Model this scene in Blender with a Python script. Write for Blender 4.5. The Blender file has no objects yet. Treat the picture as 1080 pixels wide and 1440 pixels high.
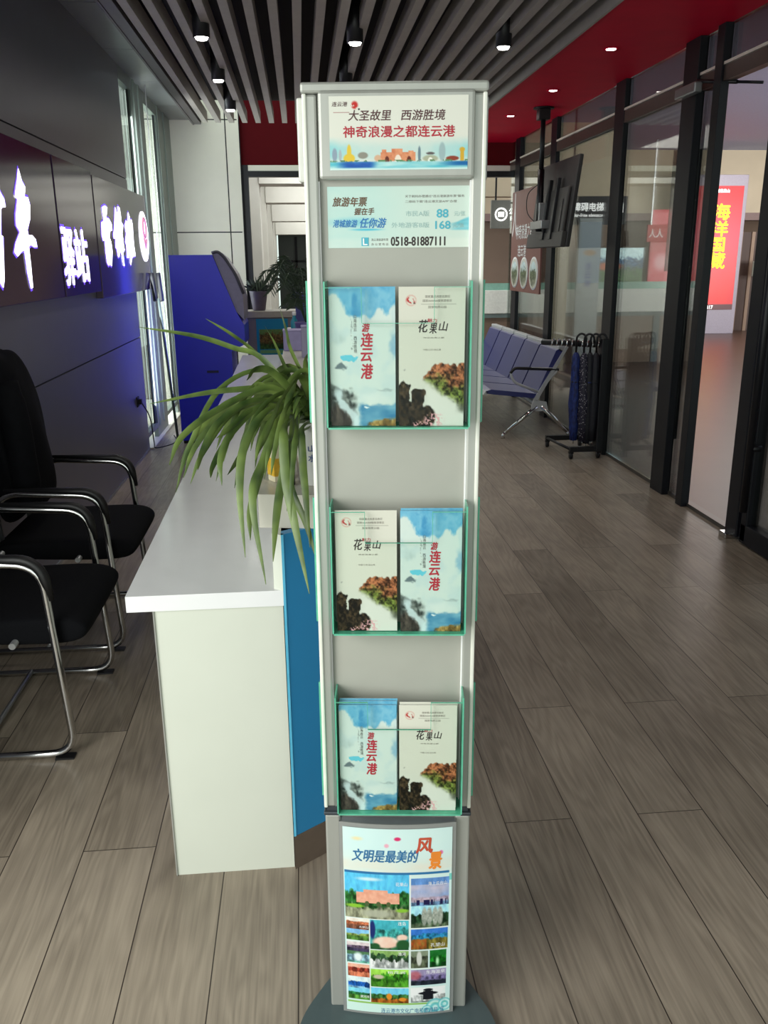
import bpy, bmesh, math, random
import numpy as np
from mathutils import Vector, Matrix
random.seed(7)
PI = math.pi
S = bpy.context.scene
COL = S.collection

# ------------------------------------------------------------------ camera
# world: X right, Y into the room, Z up, floor at z = 0, eye height 1.55 m
F_PX, CX, CY, EYE = 1200.0, 540.0, 720.0, 1.55
dy = Vector((421 - CX, -(366 - CY), -F_PX)).normalized()
nad = Vector((580 - CX, -(4940 - CY), -F_PX)).normalized()
up = -nad
up = (up - up.dot(dy) * dy).normalized()
dx = dy.cross(up)
ROT = Matrix((dx, dy, up))                       # camera -> world
cam_data = bpy.data.cameras.new('camera')
cam = bpy.data.objects.new('camera', cam_data)
COL.objects.link(cam)
cam_data.sensor_fit = 'VERTICAL'
cam_data.sensor_height = 24.0
cam_data.sensor_width = 18.0
cam_data.lens = 24.0 * F_PX / 1440.0
cam_data.clip_start = 0.02
cam.matrix_world = Matrix.Translation((0, 0, EYE)) @ ROT.to_4x4()
S.camera = cam


def pt(px, py, y):
    """point of the room at depth y seen at this place of the photograph (measuring aid)"""
    d = ROT @ Vector((px - CX, -(py - CY), -F_PX))
    return Vector((0, 0, EYE)) + d * (y / d.y)


# ------------------------------------------------------------------ world, lights, exposure
S.view_settings.view_transform = 'Standard'
S.view_settings.look = 'None'
S.view_settings.exposure = 0.0
S.view_settings.gamma = 1.0
S.view_settings.use_curve_mapping = False
W = bpy.data.worlds.new('daylight')
S.world = W
W.use_nodes = True
W.node_tree.nodes['Background'].inputs[0].default_value = (0.80, 0.93, 0.86, 1)
W.node_tree.nodes['Background'].inputs[1].default_value = 1.1


def area(name, loc, rot, sx, sy, power, color=(1, 1, 1), spread=PI):
    d = bpy.data.lights.new(name, 'AREA')
    d.shape = 'RECTANGLE'
    d.size, d.size_y, d.energy, d.color, d.spread = sx, sy, power, color, spread
    o = bpy.data.objects.new(name, d)
    o.location, o.rotation_euler = loc, rot
    COL.objects.link(o)
    return o


# daylight through the entrance behind the camera, the left windows, and fill added in the halls beyond
area('entrance_daylight', (-1.2, -1.9, 1.3), (PI / 2 - 0.14, 0, -math.radians(8)), 2.4, 2.2, 20, (1.0, 0.99, 0.95))
area('side_window_daylight', (-1.75, 0.15, 1.55), (PI / 2 - 0.55, 0, -PI / 2 + 0.75), 1.9, 1.7, 31, (1.0, 0.985, 0.95), 2.1)
area('window_daylight', (-1.95, 8.5, 1.5), (PI / 2, 0, -PI / 2 + 0.75), 2.4, 2.4, 180, (0.88, 0.97, 0.98))
area('back_hall_fill', (0.9, 11.4, 2.95), (0, 0, 0), 2.6, 1.3, 60, (1.0, 1.0, 0.98))  # ceiling fill added in place of the back hall's daylight
for _y in (13.8, 16.6, 19.2):
    area('back_hall_fill', (0.9, _y, 2.95), (0, 0, 0), 2.6, 1.5, 60, (1.0, 1.0, 0.98))  # more added fill, farther down the back hall
area('right_hall_fill', (12.0, 5.5, 1.8), (PI / 2 + 0.35, 0, 0.15), 7.0, 2.6, 500, (1.0, 0.96, 0.92), 2.0)  # free-standing fill light added to brighten the right hall
area('right_hall_lamps', (8.0, 14.5, 3.55), (0, 0, 0), 3.0, 5.0, 160, (1.0, 0.95, 0.88))
for _x, _y in ((-0.5, 4.1), (0.36, 4.1), (1.23, 4.1), (-0.5, 2.85), (0.36, 2.85), (1.23, 2.85)):   # the rows of downlights run on overhead
    d = bpy.data.lights.new('overhead_downlight', 'SPOT')
    d.energy, d.color, d.spot_size, d.spot_blend, d.shadow_soft_size = 6, (1.0, 0.96, 0.9), 2.3, 0.7, 0.035
    o = bpy.data.objects.new('overhead_downlight', d)
    o.location = (_x, _y, 2.72)
    COL.objects.link(o)


# ------------------------------------------------------------------ helpers
def lin(c):
    return tuple(((v / 255) / 12.92 if v / 255 <= 0.04045 else ((v / 255 + 0.055) / 1.055) ** 2.4) for v in c)


MATS = {}


def mat(name, rgb, rough=0.5, metal=0.0, var=0.06, scale=30.0, emit=None, bump=0.0, coat=0.0, stretch=None):
    """procedural principled material: colour in sRGB, broken up by a little noise"""
    if name in MATS:
        return MATS[name]
    m = bpy.data.materials.new(name)
    m.use_nodes = True
    nt = m.node_tree
    b = nt.nodes['Principled BSDF']
    c = lin(rgb)
    b.inputs['Roughness'].default_value = rough
    b.inputs['Metallic'].default_value = metal
    b.inputs['Coat Weight'].default_value = coat
    tc = nt.nodes.new('ShaderNodeTexCoord')
    mp = nt.nodes.new('ShaderNodeMapping')
    if stretch:
        mp.inputs['Scale'].default_value = stretch
    nz = nt.nodes.new('ShaderNodeTexNoise')
    nz.inputs['Scale'].default_value = scale
    nz.inputs['Detail'].default_value = 4
    nt.links.new(tc.outputs['Object'], mp.inputs[0])
    nt.links.new(mp.outputs[0], nz.inputs['Vector'])
    rp = nt.nodes.new('ShaderNodeValToRGB')
    rp.color_ramp.elements[0].position = 0.3
    rp.color_ramp.elements[1].position = 0.7
    rp.color_ramp.elements[0].color = tuple(v * (1 - var) for v in c) + (1,)
    rp.color_ramp.elements[1].color = tuple(min(1, v * (1 + var)) for v in c) + (1,)
    nt.links.new(nz.outputs[0], rp.inputs[0])
    nt.links.new(rp.outputs[0], b.inputs['Base Color'])
    if bump:
        bp = nt.nodes.new('ShaderNodeBump')
        bp.inputs['Strength'].default_value = bump
        bp.inputs['Distance'].default_value = 0.004
        nt.links.new(nz.outputs[0], bp.inputs['Height'])
        nt.links.new(bp.outputs[0], b.inputs['Normal'])
    if emit:
        b.inputs['Emission Color'].default_value = lin(emit[0]) + (1,)
        b.inputs['Emission Strength'].default_value = emit[1]
    MATS[name] = m
    return m


def glass(name, tint, ior=1.45, base=0.0):
    m = bpy.data.materials.new(name)
    m.use_nodes = True
    nt = m.node_tree
    nt.nodes.remove(nt.nodes['Principled BSDF'])
    out = nt.nodes['Material Output']
    tr = nt.nodes.new('ShaderNodeBsdfTransparent')
    tr.inputs[0].default_value = tint + (1,)
    gl = nt.nodes.new('ShaderNodeBsdfGlossy')
    gl.inputs['Roughness'].default_value = 0.02
    fr = nt.nodes.new('ShaderNodeFresnel')
    fr.inputs[0].default_value = ior
    ad = nt.nodes.new('ShaderNodeMath')
    ad.operation = 'MULTIPLY_ADD'
    ad.inputs[1].default_value = 0.7
    ad.inputs[2].default_value = base
    ad.use_clamp = True
    nt.links.new(fr.outputs[0], ad.inputs[0])
    mx = nt.nodes.new('ShaderNodeMixShader')
    nt.links.new(ad.outputs[0], mx.inputs[0])
    nt.links.new(tr.outputs[0], mx.inputs[1])
    nt.links.new(gl.outputs[0], mx.inputs[2])
    nt.links.new(mx.outputs[0], out.inputs[0])
    MATS[name] = m
    return m


class MB:
    """mesh builder: several shapes collected into one mesh"""

    def __init__(self):
        self.bm = bmesh.new()

    def box(self, x0, y0, z0, x1, y1, z1, bevel=0.0, rot=None, seg=2, mi=0):
        g = bmesh.ops.create_cube(self.bm, size=1)
        vs = g['verts']
        c = Vector(((x0 + x1) / 2, (y0 + y1) / 2, (z0 + z1) / 2))
        for v in vs:
            v.co = Vector((v.co.x * (x1 - x0), v.co.y * (y1 - y0), v.co.z * (z1 - z0)))
        fs = set(f for v in vs for f in v.link_faces)
        for f in fs:
            f.material_index = mi
        if bevel:
            es = list(set(e for v in vs for e in v.link_edges))
            r = bmesh.ops.bevel(self.bm, geom=es, offset=bevel, segments=seg, affect='EDGES', profile=0.5)
            vs = list(set(v for f in r['faces'] for v in f.verts) | set(v for v in vs if v.is_valid))
            for f in r['faces']:
                f.material_index = mi
        for v in vs:
            v.co = (rot @ v.co if rot else v.co) + c
        return self

    def tube(self, pts, r, n=10, closed=False, cap=True, mi=0):
        pts = [Vector(p) for p in pts]
        rs = r if isinstance(r, (list, tuple)) else [r] * len(pts)
        rings = []
        nrm = None
        for i, p in enumerate(pts):
            a = pts[i - 1] if i > 0 else (pts[-1] if closed else p)
            b = pts[i + 1] if i < len(pts) - 1 else (pts[0] if closed else p)
            t = (b - a).normalized()
            if nrm is None:
                ref = Vector((0, 0, 1)) if abs(t.z) < 0.9 else Vector((1, 0, 0))
                nrm = t.cross(ref).normalized()
            else:
                nrm = (nrm - t * nrm.dot(t)).normalized()
            bi = t.cross(nrm)
            rings.append([self.bm.verts.new(p + (nrm * math.cos(k * 2 * PI / n) + bi * math.sin(k * 2 * PI / n)) * rs[i]) for k in range(n)])
        m = len(rings)
        for i in range(m if closed else m - 1):
            A, B = rings[i], rings[(i + 1) % m]
            for k in range(n):
                f = self.bm.faces.new((A[k], A[(k + 1) % n], B[(k + 1) % n], B[k]))
                f.smooth = True
                f.material_index = mi
        if cap and not closed:
            for R_ in (rings[0], rings[-1]):
                try:
                    f = self.bm.faces.new(R_)
                    f.material_index = mi
                except ValueError:
                    pass
        return self

    def lathe(self, prof, center=(0, 0, 0), n=28, mi=0, axis=None):
        """prof: list of (radius, height)"""
        c = Vector(center)
        M = axis or Matrix.Identity(3)
        rings = [[self.bm.verts.new(c + M @ Vector((r * math.cos(k * 2 * PI / n), r * math.sin(k * 2 * PI / n), z))) for k in range(n)] for r, z in prof]
        for A, B in zip(rings, rings[1:]):
            for k in range(n):
                f = self.bm.faces.new((A[k], A[(k + 1) % n], B[(k + 1) % n], B[k]))
                f.smooth = True
                f.material_index = mi
        for R_ in (rings[0], rings[-1]):
            f = self.bm.faces.new(R_)
            f.material_index = mi
        return self

    def prism(self, poly, a, b, axis='z', mi=0):
        """extrude a 2D polygon between a and b along an axis: 'z' (x,y), 'y' (x,z), 'x' (y,z)"""
        def P3(p, t):
            return {'z': (p[0], p[1], t), 'y': (p[0], t, p[1]), 'x': (t, p[0], p[1])}[axis]
        A = [self.bm.verts.new(P3(p, a)) for p in poly]
        B = [self.bm.verts.new(P3(p, b)) for p in poly]
        n = len(poly)
        fs = [self.bm.faces.new(A), self.bm.faces.new(B)]
        for i in range(n):
            fs.append(self.bm.faces.new((A[i], A[(i + 1) % n], B[(i + 1) % n], B[i])))
        for f in fs:
            f.material_index = mi
        return self

    def ribbon(self, pts, widths, fold=0.25, side=None, mi=0):
        """a leaf blade: three vertices across, folded along the midrib"""
        pts = [Vector(p) for p in pts]
        prev = None
        for i, p in enumerate(pts):
            a = pts[max(0, i - 1)]
            b = pts[min(len(pts) - 1, i + 1)]
            t = (b - a).normalized()
            s = t.cross(Vector(side or (0, 0.85, 0.5)))
            s = s.normalized() if s.length > 1e-4 else Vector((1, 0, 0))
            nn = s.cross(t).normalized()
            w = widths[i] / 2
            row = [self.bm.verts.new(p - s * w + nn * w * fold), self.bm.verts.new(p), self.bm.verts.new(p + s * w + nn * w * fold)]
            if prev:
                for k in range(2):
                    f = self.bm.faces.new((prev[k], prev[k + 1], row[k + 1], row[k]))
                    f.smooth = True
                    f.material_index = mi
            prev = row
        return self

    def build(self, name, m, parent=None, smooth=False, loc=None, rotz=0.0):
        bmesh.ops.recalc_face_normals(self.bm, faces=self.bm.faces[:])
        me = bpy.data.meshes.new(name)
        self.bm.to_mesh(me)
        self.bm.free()
        for x in (m if isinstance(m, (list, tuple)) else [m]):
            me.materials.append(x)
        if smooth:
            for p in me.polygons:
                p.use_smooth = True
        o = bpy.data.objects.new(name, me)
        COL.objects.link(o)
        if parent:
            o.parent = parent
        if loc is not None:
            o.location = loc
        o.rotation_euler.z = rotz
        return o


def tag(o, label=None, cat=None, group=None, kind=None):
    if label:
        o['label'] = label
    if cat:
        o['category'] = cat
    if group:
        o['group'] = group
    if kind:
        o['kind'] = kind
    return o


def thing(name, label, cat, loc=(0, 0, 0), rotz=0.0, group=None):
    o = bpy.data.objects.new(name, None)
    o.empty_display_size = 0.1
    COL.objects.link(o)
    o.location = loc
    o.rotation_euler.z = rotz
    return tag(o, label, cat, group)


def dull(m, v):
    m.node_tree.nodes['Principled BSDF'].inputs['Specular IOR Level'].default_value = v
    return m


def struct(o):
    o['kind'] = 'structure'
    return o


def dup(o, parent=None):
    c = o.copy()
    COL.objects.link(c)
    if parent:
        c.parent = parent
    for ch in list(o.children):
        dup(ch, c)
    return c


def arc(path, r, n=6):
    """round the inner corners of a polyline"""
    path = [Vector(p) for p in path]
    out = [path[0]]
    for i in range(1, len(path) - 1):
        a, p, b = path[i - 1], path[i], path[i + 1]
        da, db = (a - p), (b - p)
        rr = min(r, da.length * 0.49, db.length * 0.49)
        s, e = p + da.normalized() * rr, p + db.normalized() * rr
        for k in range(n + 1):
            t = k / n
            out.append(s * (1 - t) ** 2 + p * 2 * t * (1 - t) + e * t * t)
    out.append(path[-1])
    return out


def catmull(P, n=8):
    P = [Vector(p) for p in P]
    Q = [P[0] * 2 - P[1]] + P + [P[-1] * 2 - P[-2]]
    out = []
    for i in range(1, len(Q) - 2):
        for k in range(n):
            t = k / n
            p0, p1, p2, p3 = Q[i - 1], Q[i], Q[i + 1], Q[i + 2]
            out.append(0.5 * ((2 * p1) + (p2 - p0) * t + (2 * p0 - 5 * p1 + 4 * p2 - p3) * t * t + (3 * p1 - p0 - 3 * p2 + p3) * t ** 3))
    out.append(P[-1])
    return out


def lettering(name, lines, m, parent, M=None, bold=0.0, shear=0.0, depth=0.0004, bend=None, space=1.0):
    """lines: list of (string, x0, z0, x1, z1); each string is fitted into its box on the local plane facing -Y"""
    o = None
    for s, x0, z0, x1, z1 in lines:
        cu = bpy.data.curves.new(name, 'FONT')
        cu.body = s
        cu.size = 1.0
        cu.shear = shear
        cu.space_line = space
        cu.resolution_u = 3
        to = bpy.data.objects.new(name, cu)
        COL.objects.link(to)
        dg = bpy.context.evaluated_depsgraph_get()
        me = bpy.data.meshes.new_from_object(to.evaluated_get(dg))
        bpy.data.objects.remove(to)
        bpy.data.curves.remove(cu)
        co = np.zeros(len(me.vertices) * 3)
        me.vertices.foreach_get('co', co)
        co = co.reshape(-1, 3)
        a, b = co.min(0), co.max(0)
        sc = np.maximum(b - a, 1e-6)
        nx = x0 + (co[:, 0] - a[0]) / sc[0] * (x1 - x0)
        nz = z0 + (co[:, 1] - a[1]) / sc[1] * (z1 - z0)
        me.vertices.foreach_set('co', np.stack([nx, np.zeros_like(nx), nz], 1).ravel())
        bm = bmesh.new()
        bm.from_mesh(me)
        bpy.data.meshes.remove(me)
        if bold:                    # heavier strokes: the same outline set down again a hair to either side
            h = (z1 - z0) / (s.count('\n') + 1) * bold
            src = bm.faces[:]
            for ox, oz, lift in ((h, 0, .00003), (-h, 0, .00006), (0, h, .00009), (0, -h, .00012)):
                r = bmesh.ops.duplicate(bm, geom=src)
                for v in r['geom']:
                    if isinstance(v, bmesh.types.BMVert):
                        v.co += Vector((ox, -lift, oz))
        if depth > 0.002:
            r = bmesh.ops.extrude_face_region(bm, geom=bm.faces[:])
            for v in r['geom']:
                if isinstance(v, bmesh.types.BMVert):
                    v.co.y -= depth
            bmesh.ops.recalc_face_normals(bm, faces=bm.faces[:])
        else:
            for v in bm.verts:
                v.co.y -= depth
        if bend:
            for v in bm.verts:
                v.co.y += bend(v.co.x)
        me = bpy.data.meshes.new(name)
        bm.to_mesh(me)
        bm.free()
        me.materials.append(m)
        o = bpy.data.objects.new(name, me)
        COL.objects.link(o)
        if parent:
            o.parent = parent
        if M is not None:
            o.matrix_local = M
    return o


# ---- printed pictures: a fine grid whose colours are worked out procedurally
def fbm(h, w, sx, sy, seed, octv=4):
    rng = np.random.RandomState(seed)
    out = np.zeros((h, w))
    amp, tot = 1.0, 0.0
    for o in range(octv):
        gx, gy = max(2, int(sx * 2 ** o) + 2), max(2, int(sy * 2 ** o) + 2)
        g = rng.rand(gy, gx)
        xs = np.linspace(0, gx - 1.001, w)
        ys = np.linspace(0, gy - 1.001, h)
        xi, yi = xs.astype(int), ys.astype(int)
        xf, yf = xs - xi, ys - yi
        xf, yf = xf * xf * (3 - 2 * xf), yf * yf * (3 - 2 * yf)
        a = g[np.ix_(yi, xi)] * (1 - xf) + g[np.ix_(yi, xi + 1)] * xf
        b = g[np.ix_(yi + 1, xi)] * (1 - xf) + g[np.ix_(yi + 1, xi + 1)] * xf
        out += amp * (a * (1 - yf)[:, None] + b * yf[:, None])
        tot += amp
        amp *= 0.55
    return out / tot


def sm(x, a, b):
    t = np.clip((x - a) / (b - a), 0, 1)
    return t * t * (3 - 2 * t)


class Paint:
    def __init__(self, w, h, base, seed=1):
        self.w, self.h = w, h
        self.u, self.v = np.meshgrid(np.linspace(0, 1, w), np.linspace(0, 1, h))
        self.c = np.ones((h, w, 3)) * np.array(base, float)
        self.seed = seed

    def n(self, sx=6, sy=6, octv=4):
        self.seed += 1
        return fbm(self.h, self.w, sx, sy, self.seed, octv)

    def put(self, mask, col):
        m = np.clip(mask, 0, 1)[..., None]
        col = np.asarray(col, float)
        self.c = self.c * (1 - m) + col * m
        return self

    def mix(self, a, b, t):
        return np.array(a, float) * (1 - t[..., None]) + np.array(b, float) * t[..., None]

    def warp(self, amt, k=10):
        """ragged edges: shapes drawn afterwards follow slightly disturbed coordinates"""
        self.u0, self.v0 = getattr(self, 'u0', self.u), getattr(self, 'v0', self.v)
        self.u = self.u0 + amt * (self.n(k, k * 2, 5) - .5) * 2
        self.v = self.v0 + amt * .5 * (self.n(k, k * 2, 5) - .5) * 2

    def rect(self, u0, v0, u1, v1):
        return ((self.u >= u0) & (self.u <= u1) & (self.v >= v0) & (self.v <= v1)).astype(float)

    def ell(self, u, v, a, b, soft=0.3):
        d = np.sqrt(((self.u - u) / a) ** 2 + ((self.v - v) / b) ** 2)
        return 1 - sm(d, 1 - soft, 1 + soft * 0.3)

    def land(self, u0, v0, u1, v1, sky, mid, low, h1=0.4, h2=0.6, seed=0, rough=0.25):
        """a small landscape: sky, a ragged middle band and a foreground"""
        r = self.rect(u0, v0, u1, v1)
        vv = (self.v - v0) / (v1 - v0)
        n1, n2 = self.n(30, 24), self.n(40, 40)
        self.put(r, self.mix(sky, [min(255, s * 1.18 + 12) for s in sky], np.clip(n1 * 1.6 - .3, 0, 1)))
        k = sm(vv + (n1 - .5) * rough, h1 - .04, h1 + .04)
        self.put(r * k, self.mix([m * .55 for m in mid], [min(255, m * 1.25) for m in mid], np.clip(n2 * 2 - .5, 0, 1)))
        k = sm(vv + (n2 - .5) * rough, h2 - .05, h2 + .05)
        self.put(r * k, self.mix([m * .6 for m in low], [min(255, m * 1.25) for m in low], np.clip(n1 * 2 - .5, 0, 1)))


def print_mat():
    if 'printed_paper' in MATS:
        return MATS['printed_paper']
    m = bpy.data.materials.new('printed_paper')
    m.use_nodes = True
    nt = m.node_tree
    at = nt.nodes.new('ShaderNodeVertexColor')
    at.layer_name = 'print'
    b = nt.nodes['Principled BSDF']
    b.inputs['Roughness'].default_value = 0.45
    b.inputs['Specular IOR Level'].default_value = 0.2
    nt.links.new(at.outputs[0], b.inputs['Base Color'])
    MATS['printed_paper'] = m
    return m


def glow_print_mat(name, strength):
    if name in MATS:
        return MATS[name]
    m = bpy.data.materials.new(name)
    m.use_nodes = True
    nt = m.node_tree
    at = nt.nodes.new('ShaderNodeVertexColor')
    at.layer_name = 'print'
    b = nt.nodes['Principled BSDF']
    b.inputs['Roughness'].default_value = 0.3
    nt.links.new(at.outputs[0], b.inputs['Base Color'])
    nt.links.new(at.outputs[0], b.inputs['Emission Color'])
    b.inputs['Emission Strength'].default_value = strength
    MATS[name] = m
    return m


def print_sheet(name, p, w, h, parent=None, M=None, bend=None, thick=0.0, m=None, gain=0.8):
    """w x h sheet centred on its origin, standing in the local XZ plane and facing -Y, coloured by Paint p"""
    nx, nz = p.w, p.h
    xs = np.linspace(-w / 2, w / 2, nx)
    zs = np.linspace(h / 2, -h / 2, nz)
    X, Z = np.meshgrid(xs, zs)
    Y = np.array([bend(x) for x in xs])[None, :] + 0 * Z if bend else 0 * X
    co = np.stack([X, Y, Z], -1).reshape(-1, 3)
    i = np.arange(nx * nz).reshape(nz, nx)
    q = np.stack([i[:-1, :-1], i[1:, :-1], i[1:, 1:], i[:-1, 1:]], -1).reshape(-1, 4)
    col = np.clip((p.c.reshape(-1, 3) - 150) * 1.16 + 154, 0, 255) / 255.0
    col = np.where(col <= 0.04045, col / 12.92, ((np.clip(col, 0, 1) + 0.055) / 1.055) ** 2.4) * gain
    nv = len(co)
    faces = q.tolist()
    verts = co.tolist()
    if thick:                                       # back and edges of the sheet
        cs = [0, nx - 1, nx * nz - 1, nx * (nz - 1)]
        for k in cs:
            verts.append([co[k][0], co[k][1] + thick, co[k][2]])
        a, b_, c_, d_ = nv, nv + 1, nv + 2, nv + 3
        top = i[0, :].tolist()
        bot = i[-1, :].tolist()
        lef = i[:, 0].tolist()
        rig = i[:, -1].tolist()
        faces += [[a, b_, c_, d_], top + [b_, a], bot[::-1] + [d_, c_], lef[::-1] + [a, d_], rig + [c_, b_]]
        col = np.concatenate([col, np.ones((4, 3)) * 0.62])
    me = bpy.data.meshes.new(name)
    me.from_pydata(verts, [], faces)
    at = me.color_attributes.new('print', 'FLOAT_COLOR', 'POINT')
    at.data.foreach_set('color', np.concatenate([col, np.ones((len(col), 1))], 1).astype(np.float32).ravel())
    me.materials.append(m or print_mat())
    o = bpy.data.objects.new(name, me)
    COL.objects.link(o)
    if parent:
        o.parent = parent
    if M is not None:
        o.matrix_local = M
    return o


T = Matrix.Translation
RZ = lambda a: Matrix.Rotation(a, 4, 'Z')

# ------------------------------------------------------------------ materials
m_alu = mat('brushed_aluminium', (168, 169, 163), 0.38, 0.35, 0.03, 60, stretch=(1, 1, 0.05))
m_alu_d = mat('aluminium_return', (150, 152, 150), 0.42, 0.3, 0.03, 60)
m_board = mat('grey_display_board', (162, 162, 153), 0.45, 0, 0.02, 20)
m_acry = glass('clear_acrylic', (0.975, 0.995, 0.985), 1.12)
m_edge = mat('green_acrylic_edge', (92, 178, 148), 0.25, 0, 0.1, 60)
m_base = mat('slate_base_plate', (72, 86, 88), 0.5, 0.1, 0.05, 40)
m_black = mat('black_metal', (22, 22, 27), 0.4, 0.2, 0.1, 40)
m_frame = dull(mat('dark_anodised_frame', (19, 20, 27), 0.42, 0.0, 0.08, 30), .3)
m_chrome = mat('polished_chrome', (205, 205, 205), 0.13, 1.0, 0.03, 20)
m_steel = mat('satin_steel', (165, 168, 170), 0.3, 0.8, 0.05, 20)
m_ink = mat('black_ink', (46, 36, 36), 0.6)
m_red = mat('red_ink', (172, 34, 52), 0.6)
m_white = mat('white_ink', (235, 235, 235), 0.6)
m_cyan = mat('cyan_ink', (72, 170, 190), 0.6)
m_glass = glass('window_glass', (0.92, 0.95, 0.93), 1.45)
m_glass2 = glass('door_glass', (0.72, 0.74, 0.73), 1.5)

# ------------------------------------------------------------------ setting: floor
m_floor = bpy.data.materials.new('oak_plank_floor')
m_floor.use_nodes = True
nt = m_floor.node_tree
L = nt.links.new
B = nt.nodes['Principled BSDF']
tc = nt.nodes.new('ShaderNodeTexCoord')
mp = nt.nodes.new('ShaderNodeMapping')
mp.inputs['Rotation'].default_value = (0, 0, PI / 2)
mp.inputs['Location'].default_value = (0.35, 0.058, 0)
L(tc.outputs['Object'], mp.inputs[0])
bk = nt.nodes.new('ShaderNodeTexBrick')
bk.offset = 0.37
bk.inputs['Scale'].default_value = 1.0
bk.inputs['Brick Width'].default_value = 1.7
bk.inputs['Row Height'].default_value = 0.196
bk.inputs['Mortar Size'].default_value = 0.0016
bk.inputs['Mortar Smooth'].default_value = 0.2
bk.inputs['Bias'].default_value = 0.0
bk.inputs['Color1'].default_value = (0.0, 0.0, 0.0, 1)
bk.inputs['Color2'].default_value = (1.0, 1.0, 1.0, 1)
bk.inputs['Mortar'].default_value = (0.5, 0.5, 0.5, 1)
L(mp.outputs[0], bk.inputs['Vector'])
off = nt.nodes.new('ShaderNodeVectorMath')           # each plank gets its own piece of grain
off.operation = 'MULTIPLY_ADD'
off.inputs[1].default_value = (7.0, 3.0, 5.0)
L(bk.outputs['Color'], off.inputs[0])
L(tc.outputs['Object'], off.inputs[2])
g1 = nt.nodes.new('ShaderNodeMapping')
g1.inputs['Scale'].default_value = (9.0, 0.9, 1)
L(off.outputs[0], g1.inputs[0])
n1 = nt.nodes.new('ShaderNodeTexNoise')
n1.inputs['Scale'].default_value = 1.0
n1.inputs['Detail'].default_value = 2.0
n1.inputs['Distortion'].default_value = 0.35
L(g1.outputs[0], n1.inputs['Vector'])
rg = nt.nodes.new('ShaderNodeMath')                   # contour lines of the noise make cathedral grain
rg.operation = 'MULTIPLY'
rg.inputs[1].default_value = 70.0
L(n1.outputs[0], rg.inputs[0])
sn = nt.nodes.new('ShaderNodeMath')
sn.operation = 'SINE'
L(rg.outputs[0], sn.inputs[0])
g2 = nt.nodes.new('ShaderNodeMapping')
g2.inputs['Scale'].default_value = (160, 5, 1)
L(off.outputs[0], g2.inputs[0])
n2 = nt.nodes.new('ShaderNodeTexNoise')
n2.inputs['Scale'].default_value = 1.0
n2.inputs['Detail'].default_value = 4.0
L(g2.outputs[0], n2.inputs['Vector'])
n3 = nt.nodes.new('ShaderNodeTexNoise')               # knots and cloudy wear
n3.inputs['Scale'].default_value = 2.6
n3.inputs['Detail'].default_value = 3.0
L(off.outputs[0], n3.inputs['Vector'])


def math_node(op, a, b, c=None):
    nd = nt.nodes.new('ShaderNodeMath')
    nd.operation = op
    for k, x in enumerate((a, b, c)):
        if x is None:
            continue
        if isinstance(x, (int, float)):
            nd.inputs[k].default_value = x
        else:
            L(x, nd.inputs[k])
    return nd.outputs[0]


sep = nt.nodes.new('ShaderNodeSeparateColor')
L(bk.outputs['Color'], sep.inputs[0])
val = math_node('MULTIPLY_ADD', sn.outputs[0], 0.045, 0.42)
val = math_node('MULTIPLY_ADD', n2.outputs[0], 0.30, val)
val = math_node('MULTIPLY_ADD', n3.outputs[0], 0.34, val)
val = math_node('MULTIPLY_ADD', sep.outputs[0], 0.18, val)
val = math_node('ADD', val, -0.38)
rp = nt.nodes.new('ShaderNodeValToRGB')
e = rp.color_ramp.elements
e[0].position, e[0].color = 0.15, lin((80, 71, 61)) + (1,)
e[1].position, e[1].color = 0.9, lin((194, 180, 161)) + (1,)
L(val, rp.inputs[0])
mx = nt.nodes.new('ShaderNodeMix')
mx.data_type = 'RGBA'
L(bk.outputs['Fac'], mx.inputs['Factor'])
L(rp.outputs[0], mx.inputs['A'])
mx.inputs['B'].default_value = lin((56, 48, 42)) + (1,)
L(mx.outputs['Result'], B.inputs['Base Color'])
B.inputs['Roughness'].default_value = 0.36
B.inputs['Specular IOR Level'].default_value = 0.34
bp = nt.nodes.new('ShaderNodeBump')
bp.inputs['Strength'].default_value = 0.25
bp.inputs['Distance'].default_value = 0.002
L(val, bp.inputs['Height'])
L(bp.outputs[0], B.inputs['Normal'])
struct(MB().box(-1.75, -2.2, -0.05, 2.47, 10.3, 0.0).build('floor', m_floor))
# the polished floor of the halls beyond the glass
m_hallfloor = mat('hall_stone_floor', (82, 60, 50), 0.34, 0, 0.08, 3)
struct(MB().box(2.47, -2.2, -0.05, 16, 26, 0.0).box(-3.0, 10.3, -0.05, 2.47, 30, 0.0).build('floor', m_hallfloor))

# ------------------------------------------------------------------ setting: left wall and windows
m_lwall = mat('grey_metal_wall_panel', (112, 111, 122), 0.33, 0.25, 0.03, 6)
m_seam = mat('dark_panel_joint', (38, 38, 46), 0.7)
XL = -1.335
b = MB()
for z0, z1 in ((0.012, 0.948), (0.956, 2.170), (2.178, 3.0)):
    for y0, y1 in ((1.7, 2.3), (2.306, 7.36)):
        b.box(XL - 0.06, y0, z0, XL, y1, z1)
b.box(XL - 0.10, 1.7, 0, XL - 0.012, 7.355, 3.0, mi=1)
struct(b.build('wall_left', [m_lwall, m_seam]))
struct(MB().box(XL, 1.7, 0, XL + 0.006, 7.36, 0.018).build('baseboard_left', m_steel))

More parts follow.
